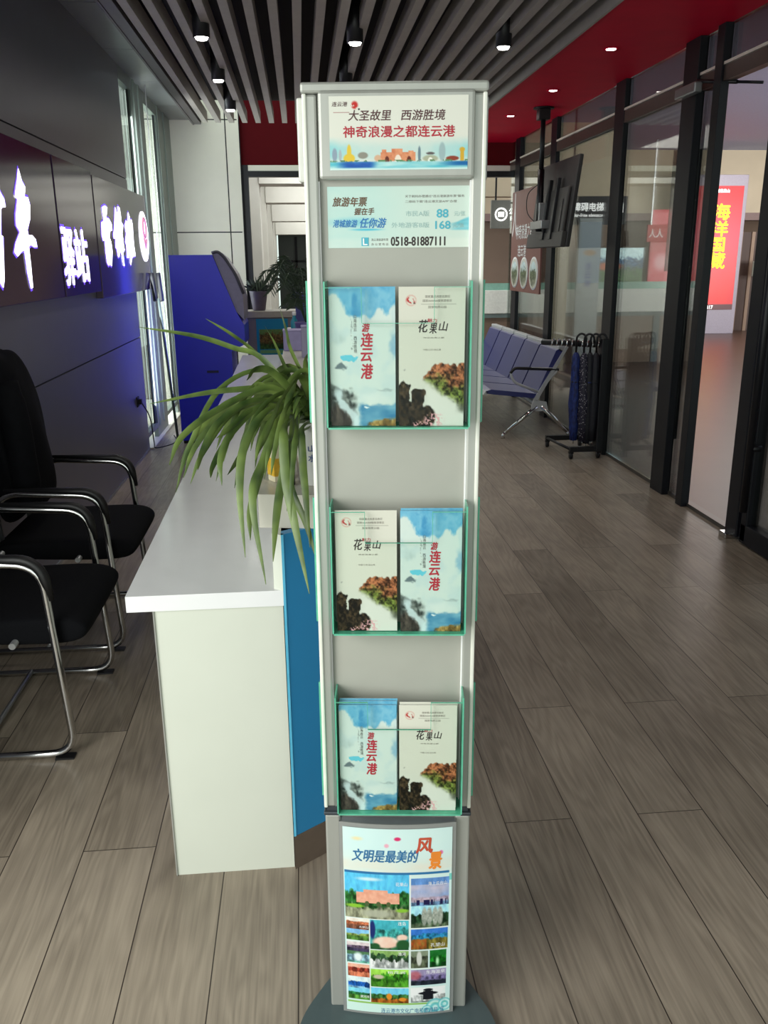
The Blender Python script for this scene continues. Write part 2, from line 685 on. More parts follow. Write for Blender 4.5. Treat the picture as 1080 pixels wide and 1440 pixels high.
m_mull = mat('sage_grey_window_frame', (128, 138, 130), 0.4, 0.2, 0.04, 20, stretch=(20, 20, 1))
m_gasket = mat('black_gasket', (28, 30, 30), 0.6)
XW = -1.365
win_y = ((7.37, 7.85), (8.46, 9.15))
for k, (y0, y1) in enumerate(win_y):
    w = struct(MB().box(XW - 0.012, y0, 0.14, XW, y1, 2.97).build('window_%d' % (k + 1), m_glass))
    MB().box(XW - 0.02, y0, 0.10, XW + 0.03, y1, 0.14).box(XW - 0.02, y0, 2.9, XW + 0.03, y1, 3.0).build('frame', m_mull, w)
    MB().box(XW, y1 - 0.04, 0.14, XW + 0.012, y1 + 0.001, 2.9).build('gasket', m_gasket, w)
b = MB()
b.box(XW - 0.008, 7.855, 0, XW + 0.03, 8.455, 3.0)
b.box(XW + 0.03, 7.95, 0.1, XW + 0.042, 8.01, 3.0).box(XW + 0.03, 8.18, 0.1, XW + 0.042, 8.24, 3.0)
struct(b.build('trim_1', m_mull))
b = MB()
b.box(XW - 0.008, 9.155, 0, XW + 0.03, 10.1, 3.0).box(XW + 0.03, 9.2, 0.1, XW + 0.042, 9.27, 3.0).box(XW + 0.03, 9.6, 0.1, XW + 0.042, 9.67, 3.0)
struct(b.build('trim_2', m_mull))
struct(MB().box(-1.9, 7.365, -0.02, -1.3, 10.1, 0.012).build('trim_3', mat('pale_sill_stone', (205, 200, 188), 0.4)))
cord = MB().tube([(XW + 0.10, 8.2, 3.0), (XW + 0.10, 8.2, 1.15)], 0.004, 6).tube([(XW + 0.10, 8.2, 1.2), (XW + 0.115, 8.215, 1.05), (XW + 0.10, 8.225, 1.2)], 0.003, 6).build('blind_cord', m_white)
tag(cord, 'thin white blind cord hanging down the grey window post', 'cord')

# ------------------------------------------------------------------ setting: ceiling
m_void = mat('dark_ceiling_void', (34, 30, 36), 0.8)
m_slat = mat('grey_ceiling_slat', (176, 168, 160), 0.5, 0, 0.05, 12)
m_soff = mat('grey_soffit_panel', (132, 134, 134), 0.35, 0.2, 0.03, 8)
m_dk = mat('dark_brown_ceiling_frame', (74, 68, 68), 0.45)
ceil = struct(MB().box(-0.95, -1.2, 3.0, 1.66, 8.9, 3.06).build('ceiling', m_void))
x = -0.84
while x < 1.62:
    MB().box(x - 0.024, -1.2, 2.8, x + 0.024, 8.87, 2.90).build('slat', m_slat, ceil)
    x += 0.1245
b = MB()
yy = -1.2
while yy < 10.1:
    b.box(-1.5, yy, 3.0, -0.93, min(yy + 1.15, 10.1), 3.05)
    yy += 1.157
struct(b.build('trim_4', m_soff))
struct(MB().box(-0.945, -1.2, 2.79, -0.88, 8.9, 3.0).box(-0.96, -1.2, 2.785, -0.945, 8.9, 3.0).build('trim_5', m_dk))
m_redc = dull(mat('glossy_red_soffit', (218, 14, 56), 0.5, 0, 0.05, 5), .12)
struct(MB().box(1.655, -1.2, 2.8, 2.47, 10.25, 3.06).build('trim_6', m_redc))
struct(MB().box(1.64, -1.2, 2.78, 1.657, 10.2, 3.0).build('trim_7', m_slat))

# downlights
m_lens = mat('lit_lamp_lens', (255, 255, 255), 0.3, emit=((255, 252, 245), 14.0))
m_can = mat('black_lamp_can', (26, 26, 30), 0.4)


def spot(o, z, power, col=(1.0, 0.95, 0.88), ang=1.9):
    d = bpy.data.lights.new('lamp_light', 'SPOT')
    d.energy, d.color, d.spot_size, d.spot_blend, d.shadow_soft_size = power, col, ang, 0.6, 0.03
    lo = bpy.data.objects.new('lamp_light', d)
    COL.objects.link(lo)
    lo.parent = o
    lo.location = (0, 0, z)


def can(x, y, label):
    o = thing('downlight', label, 'ceiling light', (x, y, 2.73), 0, 'can downlights between the ceiling slats')
    MB().lathe([(0.037, 0.012), (0.044, 0.0), (0.047, 0.0), (0.047, 0.27), (0.037, 0.27), (0.037, 0.012)], n=24).build('housing', m_can, o)
    MB().lathe([(0.004, -0.012), (0.03, -0.008), (0.0365, 0.004), (0.0365, 0.012), (0.004, 0.012)], n=24).build('lens', m_lens, o)
    spot(o, -0.03, 13)


can(-0.495, 5.33, 'black can downlight nearest the camera above the lit wall sign')
can(-0.508, 6.50, 'black can downlight second in the row along the left slats')
can(-0.518, 7.70, 'black can downlight last of the left row, close to the pale column')
can(0.358, 5.40, 'black can downlight in the middle of the slats, well above the stand')
can(1.228, 5.45, 'black can downlight near the red soffit, upper right of the brochure stand')
can(0.370, 6.60, 'black can downlight just above the stand top, half hidden among the slats')


def flush(x, y, label):
    o = thing('recessed_light', label, 'ceiling light', (x, y, 2.8), 0, 'recessed lights in the red soffit')
    MB().lathe([(0.03, -0.001), (0.05, -0.006), (0.055, 0.0), (0.03, 0.0)], n=24).build('trim_ring', m_redc, o)
    MB().lathe([(0.004, -0.004), (0.03, -0.004), (0.03, 0.0), (0.004, 0.0)], n=24).build('lens', m_lens, o)
    spot(o, -0.02, 11)


flush(1.984, 5.77, 'recessed light in the red soffit nearest the camera')
flush(2.009, 7.13, 'middle recessed light in the red soffit')
flush(1.968, 8.36, 'farthest recessed light in the red soffit, beside the stand top')

# ------------------------------------------------------------------ setting: back column, red header, hall behind
m_pale = mat('pale_cladding_panel', (236, 230, 216), 0.4, 0.05, 0.02, 5)
b = MB()
for x0, x1 in ((-1.62, -0.755), (-0.742, -0.62)):
    for z0, z1 in ((0, 1.85), (1.862, 3.0), (3.012, 3.3)):
        b.box(x0, 10.1, z0, x1, 10.16, z1)
b.box(-1.62, 10.115, 0, -0.6, 10.5, 3.3, mi=1)
b.box(-0.62, 10.1, 0, -0.606, 10.5, 3.3)
struct(b.build('wall_back', [m_pale, m_seam]))
m_redw = dull(mat('dark_red_header', (84, 8, 16), 0.7, 0, 0.05, 5), .1)
struct(MB().box(-0.606, 10.2, 2.56, 2.47, 10.3, 3.3).build('trim_8', m_redw))
struct(MB().box(-0.60, 10.19, 0, -0.53, 10.29, 2.56).box(-0.53, 10.19, 2.44, 2.47, 10.29, 2.50).build('trim_9', m_black))
struct(MB().box(-0.53, 10.2, 2.50, 2.47, 10.28, 2.56).build('trim_10', m_pale))
m_portal = mat('beige_portal_cladding', (206, 206, 197), 0.5, 0, 0.03, 4)
hall = struct(MB().box(-3.0, 10.5, 3.0, 2.4, 30, 3.1).box(-1.6, 10.5, 0, -1.5, 30, 3.0).build('wall_rear', m_portal))
for y, xr, zb in ((12.2, -0.50, 2.53), (14.8, -0.51, 2.45), (17.6, -0.50, 2.28), (20.0, -0.50, 2.1)):
    MB().box(-1.5, y, 0, xr - 0.14, y + 0.5, 3.0).box(xr - 0.13, y + 0.02, 0, xr, y + 0.5, 3.0).box(xr, y, zb, 2.4, y + 0.5, 3.0).build('portal_frame', m_portal, hall)
m_dkwin = mat('dark_window_pane', (62, 70, 66), 0.3)
w3 = struct(MB().box(-0.5, 22.0, 0, 2.4, 22.1, 2.2).build('window_3', m_dkwin))
MB().box(-0.5, 21.95, 1.5, 2.4, 22.0, 1.55).box(-0.1, 21.95, 0, -0.04, 22.0, 2.1).build('frame', m_frame, w3)

# ------------------------------------------------------------------ setting: glass wall and doors on the right
XR = 2.44
gw = struct(MB().box(XR, -2.2, 0, XR + 0.05, 10.3, 0.025).build('wall_right', mat('door_track_metal', (96, 92, 88), 0.35, 0.5)))


def post(y0, y1, z0=0.0, z1=2.8, d=0.03):
    MB().box(XR - d, y0, z0, XR + 0.012, y1, z1, 0.003).build('post', m_frame, gw)


for y0, y1 in ((6.64, 6.84), (8.37, 8.55), (9.74, 9.94)):
    post(y0, y1)
post(5.40, 5.60, d=0.045)
post(5.10, 5.19, d=0.04)
m_trans = mat('bronze_transom', (92, 82, 76), 0.35, 0.4)
for y0, y1 in ((-2.2, 5.10), (5.19, 5.40), (5.60, 6.64), (6.84, 8.37), (8.55, 9.74), (9.94, 10.25)):
    MB().box(XR - 0.025, y0, 2.50, XR + 0.03, y1, 2.58).build('transom', m_trans, gw)
    MB().box(XR - 0.03, y0, 2.585, XR - 0.01, y1, 2.60).build('transom_strip', m_pale, gw)
    MB().box(XR, y0, 2.60, XR + 0.012, y1, 2.8).build('top_pane', m_glass2, gw)
for y0, y1 in ((5.60, 6.64), (6.84, 8.37), (8.55, 9.74), (9.94, 10.25)):
    MB().box(XR, y0, 0.025, XR + 0.012, y1, 2.5).build('pane', m_glass, gw)
MB().box(XR, 5.19, 0.025, XR + 0.012, 5.40, 2.5).build('pane', m_glass2, gw)


def handle_bar(parent, x, y, z0, z1, side, r=0.017, off=0.075):
    b = MB().tube([(x + side * off, y, z0), (x + side * off, y, z1)], r, 10)
    for z in (z0 + 0.35, z1 - 0.35):
        b.tube([(x, y, z), (x + side * off, y, z)], r * 0.9, 8)
    return b.build('handle', m_black, parent)


# right leaf, closed, its pull bar near the free edge
d1 = struct(MB().box(XR, 3.2, 0.06, XR + 0.012, 4.42, 2.48).build('door_1', m_glass2))
MB().box(XR - 0.03, 4.40, 0.02, XR + 0.05, 4.53, 2.5, 0.006).build('stile', m_frame, d1)
MB().box(XR - 0.03, 4.30, 0.02, XR + 0.045, 4.36, 2.5, 0.006).build('stile', m_frame, d1)
MB().box(XR - 0.03, 3.2, 0.01, XR + 0.05, 4.36, 0.12, 0.004).build('bottom_rail', m_frame, d1)
handle_bar(d1, XR - 0.03, 4.24, 0.22, 2.2, -1, 0.02, 0.06)
MB().box(XR - 0.07, 4.44, 0.0, XR + 0.0, 4.52, 0.03, 0.004).build('floor_pivot', m_chrome, d1)
# left leaf, swung right out into the hall behind its jamb
d2 = struct(MB().box(0, 0, 0.06, 0.012, 0.78, 2.46).build('door_2', m_glass2))
d2.location = (XR + 0.045, 5.66, 0)
d2.rotation_euler.z = -math.radians(23.8)
MB().box(-0.03, 0.78, 0.02, 0.042, 0.88, 2.48, 0.006).build('stile', m_frame, d2)
MB().box(-0.03, 0.0, 0.02, 0.042, 0.06, 2.48, 0.006).build('stile', m_frame, d2)
MB().box(-0.03, 0.06, 0.02, 0.042, 0.78, 0.12, 0.004).build('bottom_rail', m_frame, d2)
handle_bar(d2, 0.0, 0.70, 1.45, 2.28, -1)
handle_bar(d2, 0.012, 0.70, 0.20, 2.28, 1)
cl = thing('door_closer', 'silver door closer with a folding arm at the top of the dark door post', 'door closer', (XR - 0.06, 5.40, 2.47))
MB().box(-0.06, -0.14, 0, -0.01, 0.14, 0.06, 0.008).build('body', m_steel, cl)
MB().tube([(-0.03, -0.1, 0.065), (0.10, -0.34, 0.02)], 0.011, 8).tube([(0.10, -0.34, 0.02), (0.20, -0.44, 0.0)], 0.008, 8).build('arm', m_black, cl)

# ------------------------------------------------------------------ setting: the hall beyond the glass
m_hallc = mat('mauve_hall_ceiling', (184, 190, 224), 0.6)
m_beige = mat('beige_hall_fascia', (204, 191, 164), 0.55, 0, 0.03, 3)
m_brown = mat('brown_hall_wall', (150, 126, 106), 0.5, 0, 0.05, 2)
struct(MB().box(2.5, -2.2, 3.7, 16, 26, 3.8).build('ceiling', m_hallc))
wf = struct(MB().box(2.5, 22.0, 0, 16, 22.2, 3.7).build('wall_far', m_brown))
MB().box(2.6, 18.6, 2.45, 16, 19.0, 3.7).build('fascia', m_beige, wf)
MB().box(2.6, 18.55, 2.30, 16, 19.0, 2.45).build('fascia_edge', mat('dusky_pink_edge', (136, 112, 108), 0.5), wf)
MB().box(2.6, 15.0, 2.55, 5.4, 15.3, 3.7).build('fascia', m_beige, wf)
struct(MB().box(15.9, -2.2, 0, 16.0, 22, 3.7).build('wall_side', m_brown))
struct(MB().box(3.52, 12.0, 0, 3.70, 12.2, 2.55).box(3.46, 11.95, 2.3, 3.76, 12.25, 2.55).build('trim_11', m_beige))

# ================================================================== the brochure stand
SX, SY, SA = 0.155, 1.44, -math.radians(6.5)
stand = thing('brochure_stand', 'tall grey aluminium brochure stand with glass-edged pockets in the middle of the floor', 'brochure stand', (SX, SY, 0), SA)
SM = T((SX, SY, 0)) @ RZ(SA)
HW, DP = 0.143, 0.16          # half width, depth of the column (front face at local y = 0)

# base plate: rounded lobes to the front and the back
out = [(v.x, v.y) for v in arc([(0, .115, 0), (-.13, .115, 0), (-.215, -.05, 0), (-.19, -.26, 0), (.19, -.26, 0), (.215, -.05, 0), (.13, .115, 0), (0, .115, 0)], .07, 8)][:-1]
MB().prism(out, 0.0, 0.022).build('base_plate', m_base, stand)

# the four corner posts (upper box) with a bright outer lip
for sx in (-1, 1):
    for fy in (0, 1):
        y0 = 0.0 if fy == 0 else DP - 0.028
        b = MB()
        xa, xb = sorted((sx * HW, sx * (HW - 0.022)))
        b.box(xa, y0, 0.515, xb, y0 + 0.028, 1.797, 0.004)
        pst = b.build('post', m_alu, stand)
        xa, xb = sorted((sx * (HW + 0.001), sx * (HW - 0.006)))
        MB().box(xa, y0 - 0.004 if fy == 0 else y0 + 0.02, 0.515, xb, y0 + 0.008 if fy == 0 else y0 + 0.032, 1.797, 0.002).build('lip', mat('bright_lip', (226, 226, 216), 0.35, 0.1), pst)
        b = MB()
        xa, xb = sorted((sx * HW, sx * (HW - 0.03)))
        b.box(xa, y0, 0.02, xb, y0 + 0.028, 0.497, 0.004)
        b.build('lower_post', m_alu, stand)
MB().box(-HW - 0.003, -0.006, 1.797, HW + 0.003, DP + 0.006, 1.813, 0.004).build('top_cap', m_alu, stand)
MB().box(-HW - 0.002, -0.004, 0.497, HW + 0.002, DP + 0.004, 0.505, 0.002).box(-HW + 0.004, 0.002, 0.505, HW - 0.004, DP - 0.002, 0.515).build('joint_band', mat('dark_joint_band', (70, 74, 80), 0.35, 0.4), stand)
b = MB()
b.box(-HW + 0.02, 0.010, 0.515, HW - 0.02, 0.016, 1.797).box(-HW + 0.02, DP - 0.016, 0.515, HW - 0.02, DP - 0.010, 1.797)
b.box(-HW + 0.010, 0.02, 0.515, -HW + 0.016, DP - 0.02, 1.797).box(HW - 0.016, 0.02, 0.515, HW - 0.010, DP - 0.02, 1.797)
b.build('display_board', m_board, stand)
b = MB()
b.box(-HW + 0.02, 0.006, 0.02, HW - 0.02, 0.014, 0.497).box(-HW + 0.02, DP - 0.014, 0.02, HW - 0.02, DP - 0.006, 0.497)
b.box(-HW + 0.006, 0.02, 0.02, -HW + 0.014, DP - 0.02, 0.497).box(HW - 0.014, 0.02, 0.02, HW - 0.006, DP - 0.02, 0.497)
b.build('lower_panel', m_alu, stand)
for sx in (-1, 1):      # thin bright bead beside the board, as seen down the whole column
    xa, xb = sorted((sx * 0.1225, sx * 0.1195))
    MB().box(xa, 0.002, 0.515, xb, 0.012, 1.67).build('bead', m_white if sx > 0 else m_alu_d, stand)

# header signs: one framed print to the front, a plain frame on either side
hs = MB().box(-0.1185, -0.012, 1.6715, 0.125, 0.006, 1.80, 0.005).build('header_sign', m_alu, stand)
b = MB()
b.box(-HW - 0.013, 0.03, 1.6715, -HW + 0.004, DP - 0.03, 1.797, 0.003).build('header_sign', mat('white_sign_edge', (222, 222, 214), 0.4), stand)
MB().box(HW - 0.004, 0.03, 1.6715, HW + 0.006, DP - 0.03, 1.797, 0.003).build('header_sign', m_alu, stand)

p = Paint(214, 107, (224, 224, 214), 11)
n = p.n(8, 3)
sky = sm(p.v, .52, .72) * (1 - sm(p.v, .8, .92)) * (0.35 + .65 * sm(np.abs(p.u - .5), .15, .5)) * (0.4 + n)
p.put(sky, (160, 212, 214))
for (u, v, a, h_, c) in ((.035, .79, .02, .1, (150, 165, 180)), (.075, .8, .012, .09, (175, 185, 190)), (.35, .84, .03, .05, (214, 178, 150)),
                         (.65, .79, .012, .12, (120, 140, 150)), (.815, .76, .026, .14, (164, 186, 188)), (.24, .80, .04, .05, (150, 148, 138)), (.73, .78, .034, .02, (110, 105, 105)), (.73, .85, .06, .05, (176, 180, 158))):
    p.put(p.ell(u, v, a, h_, .25), c)
p.put(p.ell(.14, .84, .045, .07, .2) + p.ell(.14, .75, .018, .11, .3), (226, 196, 78))
p.put(p.ell(.96, .82, .016, .12, .2) + p.ell(.96, .73, .022, .035, .3), (212, 172, 70))
gate = p.rect(.37, .76, .62, .88) + p.rect(.45, .71, .53, .8) + p.rect(.38, .72, .41, .8) + p.rect(.57, .74, .61, .8)
p.put(gate, p.mix((200, 120, 88), (236, 178, 140), p.n(40, 20)))
p.put(p.ell(.415, .89, .018, .08, .1) + p.ell(.575, .89, .018, .08, .1), (112, 62, 52))
p.put(p.ell(.495, .89, .026, .1, .1), (240, 224, 208))
p.put(p.ell(.73, .9, .02, .07, .1), (236, 238, 226))
p.put(p.ell(.89, .85, .05, .035, .2), (150, 78, 62))
n = p.n(30, 20)
p.put(p.rect(0, .86, 1, .9) * (n > .5), (104, 140, 100))
sea = sm(p.v, .875, .90)
p.put(sea, p.mix((98, 190, 205), (206, 232, 228), np.clip(p.n(4, 12) * 1.6 - .35, 0, 1)))
p.put(sea * (1 - sm(p.u, .28, .36)) * sm(p.u, .02, .14) * (1 - sm(p.v, .955, .99)), p.mix((28, 70, 160), (80, 140, 200), p.n(10, 18)))
p.put(sm(p.u, .75, .95) * sm(p.v, .88, .9) * (1 - sm(p.v, .93, .97)), (44, 112, 170))
p.put(sm(p.v, .965, .99), (214, 236, 232))
p.put(p.ell(.185, .12, .028, .06, .5) * (p.n(50, 30) > .42), (196, 60, 58))
p.put(p.ell(.215, .175, .008, .015, .3), (40, 36, 40))
p.put(p.rect(.03, .215, .15, .222), (176, 130, 130))
art = print_sheet('header_print', p, 0.215, 0.106, stand, T((0.0065, -0.0128, 1.738)))
lettering('lettering', [('大圣故里', -.078, .018, -.012, .033), ('西游胜境', .004, .018, .072, .033), ('连云港', -.103, .0385, -.079, .045)], mat('brown_red_ink', (78, 40, 44), 0.6), art, T((0, 0, 0)), bold=0.012, shear=0.15)
lettering('lettering', [('神奇浪漫之都连云港', -.086, -.006, .087, .0105)], m_red, art, T((0, 0, 0)), bold=0.02)

p = Paint(232, 94, (200, 222, 214), 23)
p.put(sm(p.u, .3, .75) * .5, (214, 222, 212))
p.put(sm(p.v, .8, .9) * .6, (222, 228, 218))
p.put(p.n(6, 6) * .4 * (1 - sm(p.u, .2, .6)), (172, 214, 212))
wave = sm(p.v, .585 - .1 * sm(p.u, .86, 1.0), .62 - .1 * sm(p.u, .86, 1.0)) * (1 - sm(p.v, .70, .73)) * sm(p.u, .82, .9)
p.put(wave, p.mix((96, 180, 196), (170, 214, 216), p.n(8, 14)))
p.put(p.ell(.27, .70, .13, .022, .8) * .9, (80, 184, 210))
p.put(p.ell(.19, .58, .21, .10, .8) * .7, (130, 200, 214))
s2 = print_sheet('annual_pass_print', p, 0.232, 0.094, stand, T((0.0075, 0.0088, 1.6155)))
lettering('lettering', [('旅游年票', -.108, .017, -.052, .031), ('握在手', -.073, .004, -.041, .0145)], mat('brown_gold_ink', (96, 70, 48), 0.5), s2, bold=0.025, shear=0.18)
lettering('lettering', [('港城旅游', -.108, -.015, -.068, -.0035), ('任你游', -.064, -.016, -.021, -.001)], mat('blue_ink', (38, 112, 176), 0.5), s2, bold=0.02, shear=0.25)
lettering('lettering', [('市民A版', .010, .001, .048, .0095), ('外地游客B版', -.013, -.0165, .048, -.008), ('元/张', .088, .001, .106, .0085), ('元/张', .086, -.0165, .104, -.0095)], mat('pale_teal_ink', (146, 178, 176), 0.6), s2)
lettering('lettering', [('88', .060, -.001, .0785, .0115), ('168', .058, -.0185, .082, -.0065)], m_cyan, s2, bold=0.03)
lettering('lettering', [('关于刷码办理通过“连云港旅游年票”服务', .009, .0295, .104, .0335), ('二维码下载“连云港文旅APP”办理', .009, .0215, .092, .0255), ('连云港旅游年票', -.046, -.0365, -.0185, -.0325), ('办 公 室 电 话', -.046, -.0435, -.0185, -.0395)], mat('grey_brown_ink', (112, 104, 100), 0.6), s2)
lettering('lettering', [('0518-81887111', -.014, -.044, .074, -.0305)], m_ink, s2, bold=0.035)
MB().box(-.062, -.0006, -.044, -.0505, 0, -.031).build('phone_icon', m_cyan, s2)
lettering('lettering', [('L', -.0595, -.0425, -.0525, -.0325)], m_white, s2, bold=0.03, depth=0.0009)


# acrylic pockets
def pocket(z0, z1, parent, yaw=0.0, side=False):
    """U-shaped clear front with a notch, two cheeks and a bottom; front face at local y = -0.043"""
    pk = bpy.data.objects.new('pocket', None)
    COL.objects.link(pk)
    pk.parent = parent
    w, nw, nd = 0.1165, 0.058, 0.055
    d = 0.043 if not side else 0.003
    yo = 0.009 if not side else 0.02
    w = w if not side else 0.062
    nw = nw if not side else 0.03
    zt = z1 - 0.006
    poly = [(-w, z0), (w, z0), (w, zt), (nw, zt), (nw, zt - nd), (-nw, zt - nd), (-nw, zt), (-w, zt)]
    MB().prism(poly, -d - 0.003, -d, 'y').build('front_plate', m_acry, pk)
    for s in (-1, 1):
        xa, xb = sorted((s * w, s * (w + 0.0025)))
        MB().box(xa, -d - 0.003, z0, xb, yo, z1 + 0.004).build('cheek', m_edge, pk)
    MB().box(-w, -d - 0.003, z0 - 0.003, w, yo, z0).build('bottom_plate', m_edge, pk)
    b = MB()
    for s in (-1, 1):
        xa, xb = sorted((s * nw, s * w))
        b.box(xa, -d - 0.0032, zt, xb, -d, zt + 0.0008)
        xa, xb = sorted((s * nw, s * (nw + 0.0008)))
        b.box(xa, -d - 0.0032, zt - nd, xb, -d, zt)
    b.box(-nw, -d - 0.0032, zt - nd - 0.0008, nw, -d, zt - nd)
    b.build('cut_edge', m_edge, pk)
    return pk


PK = ((1.2815, 1.513), (0.907, 1.140), (0.5315, 0.775))
for z0, z1 in PK:
    o = pocket(z0, z1, stand)
    o.location.x = 0.0045
for z0, z1 in PK:       # the pockets on the two flanks, seen edge-on
    o = pocket(z0, z1, stand, side=True)
    o.matrix_local = T((-HW, DP / 2, 0)) @ RZ(-PI / 2)
    o = pocket(z0, z1, stand, side=True)
    o.matrix_local = T((HW, DP / 2, 0)) @ RZ(PI / 2)

# lower poster in its bowed holder
HB = 0.1145


def bow(x, s=0.011):
    return -0.014 - s * (1 - (x / HB) ** 2)


xs = [(-HB + 2 * HB * k / 24) for k in range(25)]
b = MB()
for k in range(24):
    x0, x1 = xs[k], xs[k + 1]
    y0, y1 = bow(x0) + 0.001, bow(x1) + 0.001
    f = [b.bm.verts.new(v) for v in ((x0, y0, .019), (x1, y1, .019), (x1, y1, .491), (x0, y0, .491), (x0, y0 + .003, .019), (x1, y1 + .003, .019), (x1, y1 + .003, .491), (x0, y0 + .003, .491))]
    for q in ((0, 1, 2, 3), (5, 4, 7, 6), (3, 2, 6, 7), (4, 5, 1, 0)):
        b.bm.faces.new([f[i] for i in q])
bmesh.ops.remove_doubles(b.bm, verts=b.bm.verts[:], dist=1e-5)
b.box(-HB - .001, -0.013, .019, -HB + .002, 0.004, .491).box(HB - .002, -0.013, .019, HB + .001, 0.004, .491)
hold = b.build('poster_holder', m_alu_d, stand)
poly = [(x, bow(x) + 0.002) for x in xs] + [(HB, 0.004), (-HB, 0.004)]
MB().prism(poly, .4865, .4895).build('top_lip', mat('lip_grey', (128, 132, 136), 0.45, 0.2), hold)

p = Paint(196, 408, (212, 232, 228), 41)
n = p.n(4, 5)
p.put(n * .6, (196, 226, 228))
p.put(sm(p.v, .1, .2) * (1 - sm(p.v, .2, .26)) * p.n(3, 20) * .8, (228, 214, 196))
p.put(sm(p.v, .9, .93) * .7, (206, 232, 222))
p.put(p.ell(.13, .055, .06, .012, .9) * .8, (236, 214, 160))


def cell(px0, py0, px1, py1, *a, **k):
    p.land((px0 - 485) / 149.5, (py0 - 1172) / 252, (px1 - 485) / 149.5, (py1 - 1172) / 252, *a, **k)


def cu(px):
    return (px - 485) / 149.5


def cv(py):
    return (py - 1172) / 252


cell(486, 1231, 576, 1292, (86, 172, 212), (60, 118, 62), (150, 152, 128), .42, .72)
p.put(p.rect(cu(502), cv(1256), cu(562), cv(1270)) + p.rect(cu(512), cv(1252), cu(546), cv(1262)), p.mix((216, 150, 126), (240, 190, 166), p.n(30, 50)))
for a in (517, 533, 547):
    p.put(p.ell(cu(a), cv(1271), .022, .014, .1), (92, 104, 72))
p.put(p.ell(cu(500), cv(1275), .1, .012, .5) + p.ell(cu(566), cv(1279), .07, .012, .5), (142, 190, 70))
p.put(p.ell(cu(531), cv(1284), .17, .025, .5) * .9, (176, 178, 160))
p.put(p.ell(cu(520), cv(1238), .14, .012, .8) * .8, (232, 240, 240))
cell(578, 1236, 631, 1273, (92, 130, 182), (150, 140, 170), (110, 140, 172), .7, .85, rough=.1)
p.put(p.rect(cu(578), cv(1245), cu(631), cv(1268)) * p.n(3, 12) * 1.1, (232, 204, 206))
p.put(p.rect(cu(583), cv(1265), cu(627), cv(1272)) * (p.n(90, 4) > .48), (48, 44, 84))
cell(578, 1273, 631, 1303, (150, 196, 214), (52, 84, 58), (104, 122, 96), .4, .8)
for a in (597, 604, 612, 619):
    p.put(p.ell(cu(a), cv(1288), .03, .055, .3), p.mix((116, 126, 116), (208, 210, 200), p.n(60, 80)))
cell(487, 1292, 519, 1307, (220, 208, 196), (190, 116, 84), (160, 110, 90), .3, .6)
cell(487, 1307, 519, 1323, (120, 170, 206), (140, 160, 90), (96, 140, 70), .4, .6)
cell(487, 1325, 519, 1338, (190, 178, 180), (108, 92, 112), (70, 64, 88), .4, .7)
cell(487, 1338, 519, 1355, (70, 104, 74), (150, 190, 216), (110, 178, 160), .3, .8)
p.put(p.ell(cu(503), cv(1346), .05, .03, .6), (226, 238, 242))
cell(488, 1356, 519, 1374, (216, 160, 140), (170, 78, 64), (196, 120, 92), .3, .6)
cell(488, 1374, 519, 1391, (190, 206, 210), (42, 96, 170), (130, 176, 210), .45, .85)
cell(488, 1391, 519, 1407, (120, 190, 220), (60, 130, 80), (96, 150, 70), .35, .6)
cell(521, 1292, 575, 1333, (70, 160, 172), (76, 164, 160), (52, 108, 70), .3, .86)
p.put(p.ell(cu(543), cv(1323), .14, .036, .3) + p.ell(cu(566), cv(1316), .06, .02, .4), p.mix((236, 190, 172), (250, 222, 206), p.n(20, 30)))
p.put(p.ell(cu(524), cv(1306), .03, .055, .3), (46, 60, 116))
p.put(p.ell(cu(567), cv(1326), .07, .03, .3) + p.ell(cu(528), cv(1329), .05, .02, .4), (52, 96, 60))
cell(521, 1334, 575, 1359, (128, 160, 96), (64, 96, 64), (206, 214, 210), .25, .55, rough=.5)
cell(521, 1361, 575, 1387, (150, 200, 84), (72, 140, 46), (86, 150, 52), .25, .6, rough=.5)
p.put(p.ell(cu(532), cv(1372), .06, .014, .4), (196, 186, 164))
cell(521, 1388, 575, 1410, (112, 186, 222), (70, 120, 66), (168, 104, 46), .4, .7)
p.put(p.ell(cu(547), cv(1400), .03, .02, .3) + p.ell(cu(566), cv(1404), .04, .012, .3), (226, 146, 58))
cell(577, 1305, 630, 1333, (60, 112, 186), (60, 150, 196), (128, 118, 60), .25, .5)
p.put(p.rect(cu(577), cv(1319), cu(600), cv(1332)) * p.n(40, 60), (196, 88, 50))
cell(577, 1335, 603, 1360, (120, 130, 110), (110, 118, 98), (96, 104, 84), .3, .7)
p.put(p.ell(cu(590), cv(1346), .028, .045, .3), (206, 208, 200))
cell(605, 1335, 629, 1360, (38, 108, 50), (44, 136, 52), (30, 84, 40), .3, .7)
p.put(p.ell(cu(616), cv(1351), .02, .03, .8), (190, 236, 190))
cell(577, 1362, 629, 1384, (150, 140, 172), (120, 110, 150), (52, 58, 70), .35, .72)
p.put(p.ell(cu(584), cv(1370), .07, .03, .5) * .8, (190, 104, 112))
cell(577, 1388, 628, 1409, (222, 230, 226), (222, 230, 226), (130, 138, 136), .5, .92, rough=.05)
p.put(p.ell(cu(603), cv(1396), .1, .010, .2) + p.rect(cu(596), cv(1393), cu(610), cv(1405)) + p.ell(cu(603), cv(1391), .05, .008, .2), (40, 40, 46))
for a in ((576, 1231, 578, 1410), (519.5, 1292, 521, 1410), (486, 1291.3, 576, 1292.6), (521, 1333, 630, 1334.6), (521, 1359.6, 630, 1361.2), (577, 1303, 631, 1304.8), (487, 1323, 519, 1325), (488, 1354.6, 519, 1356.2), (521, 1386.6, 630, 1388)):
    p.put(p.rect(cu(a[0]), cv(a[1]), cu(a[2]), cv(a[3])), (222, 232, 228))
p.put(p.rect(cu(487), cv(1409.5), cu(629), cv(1412)), (150, 190, 104))
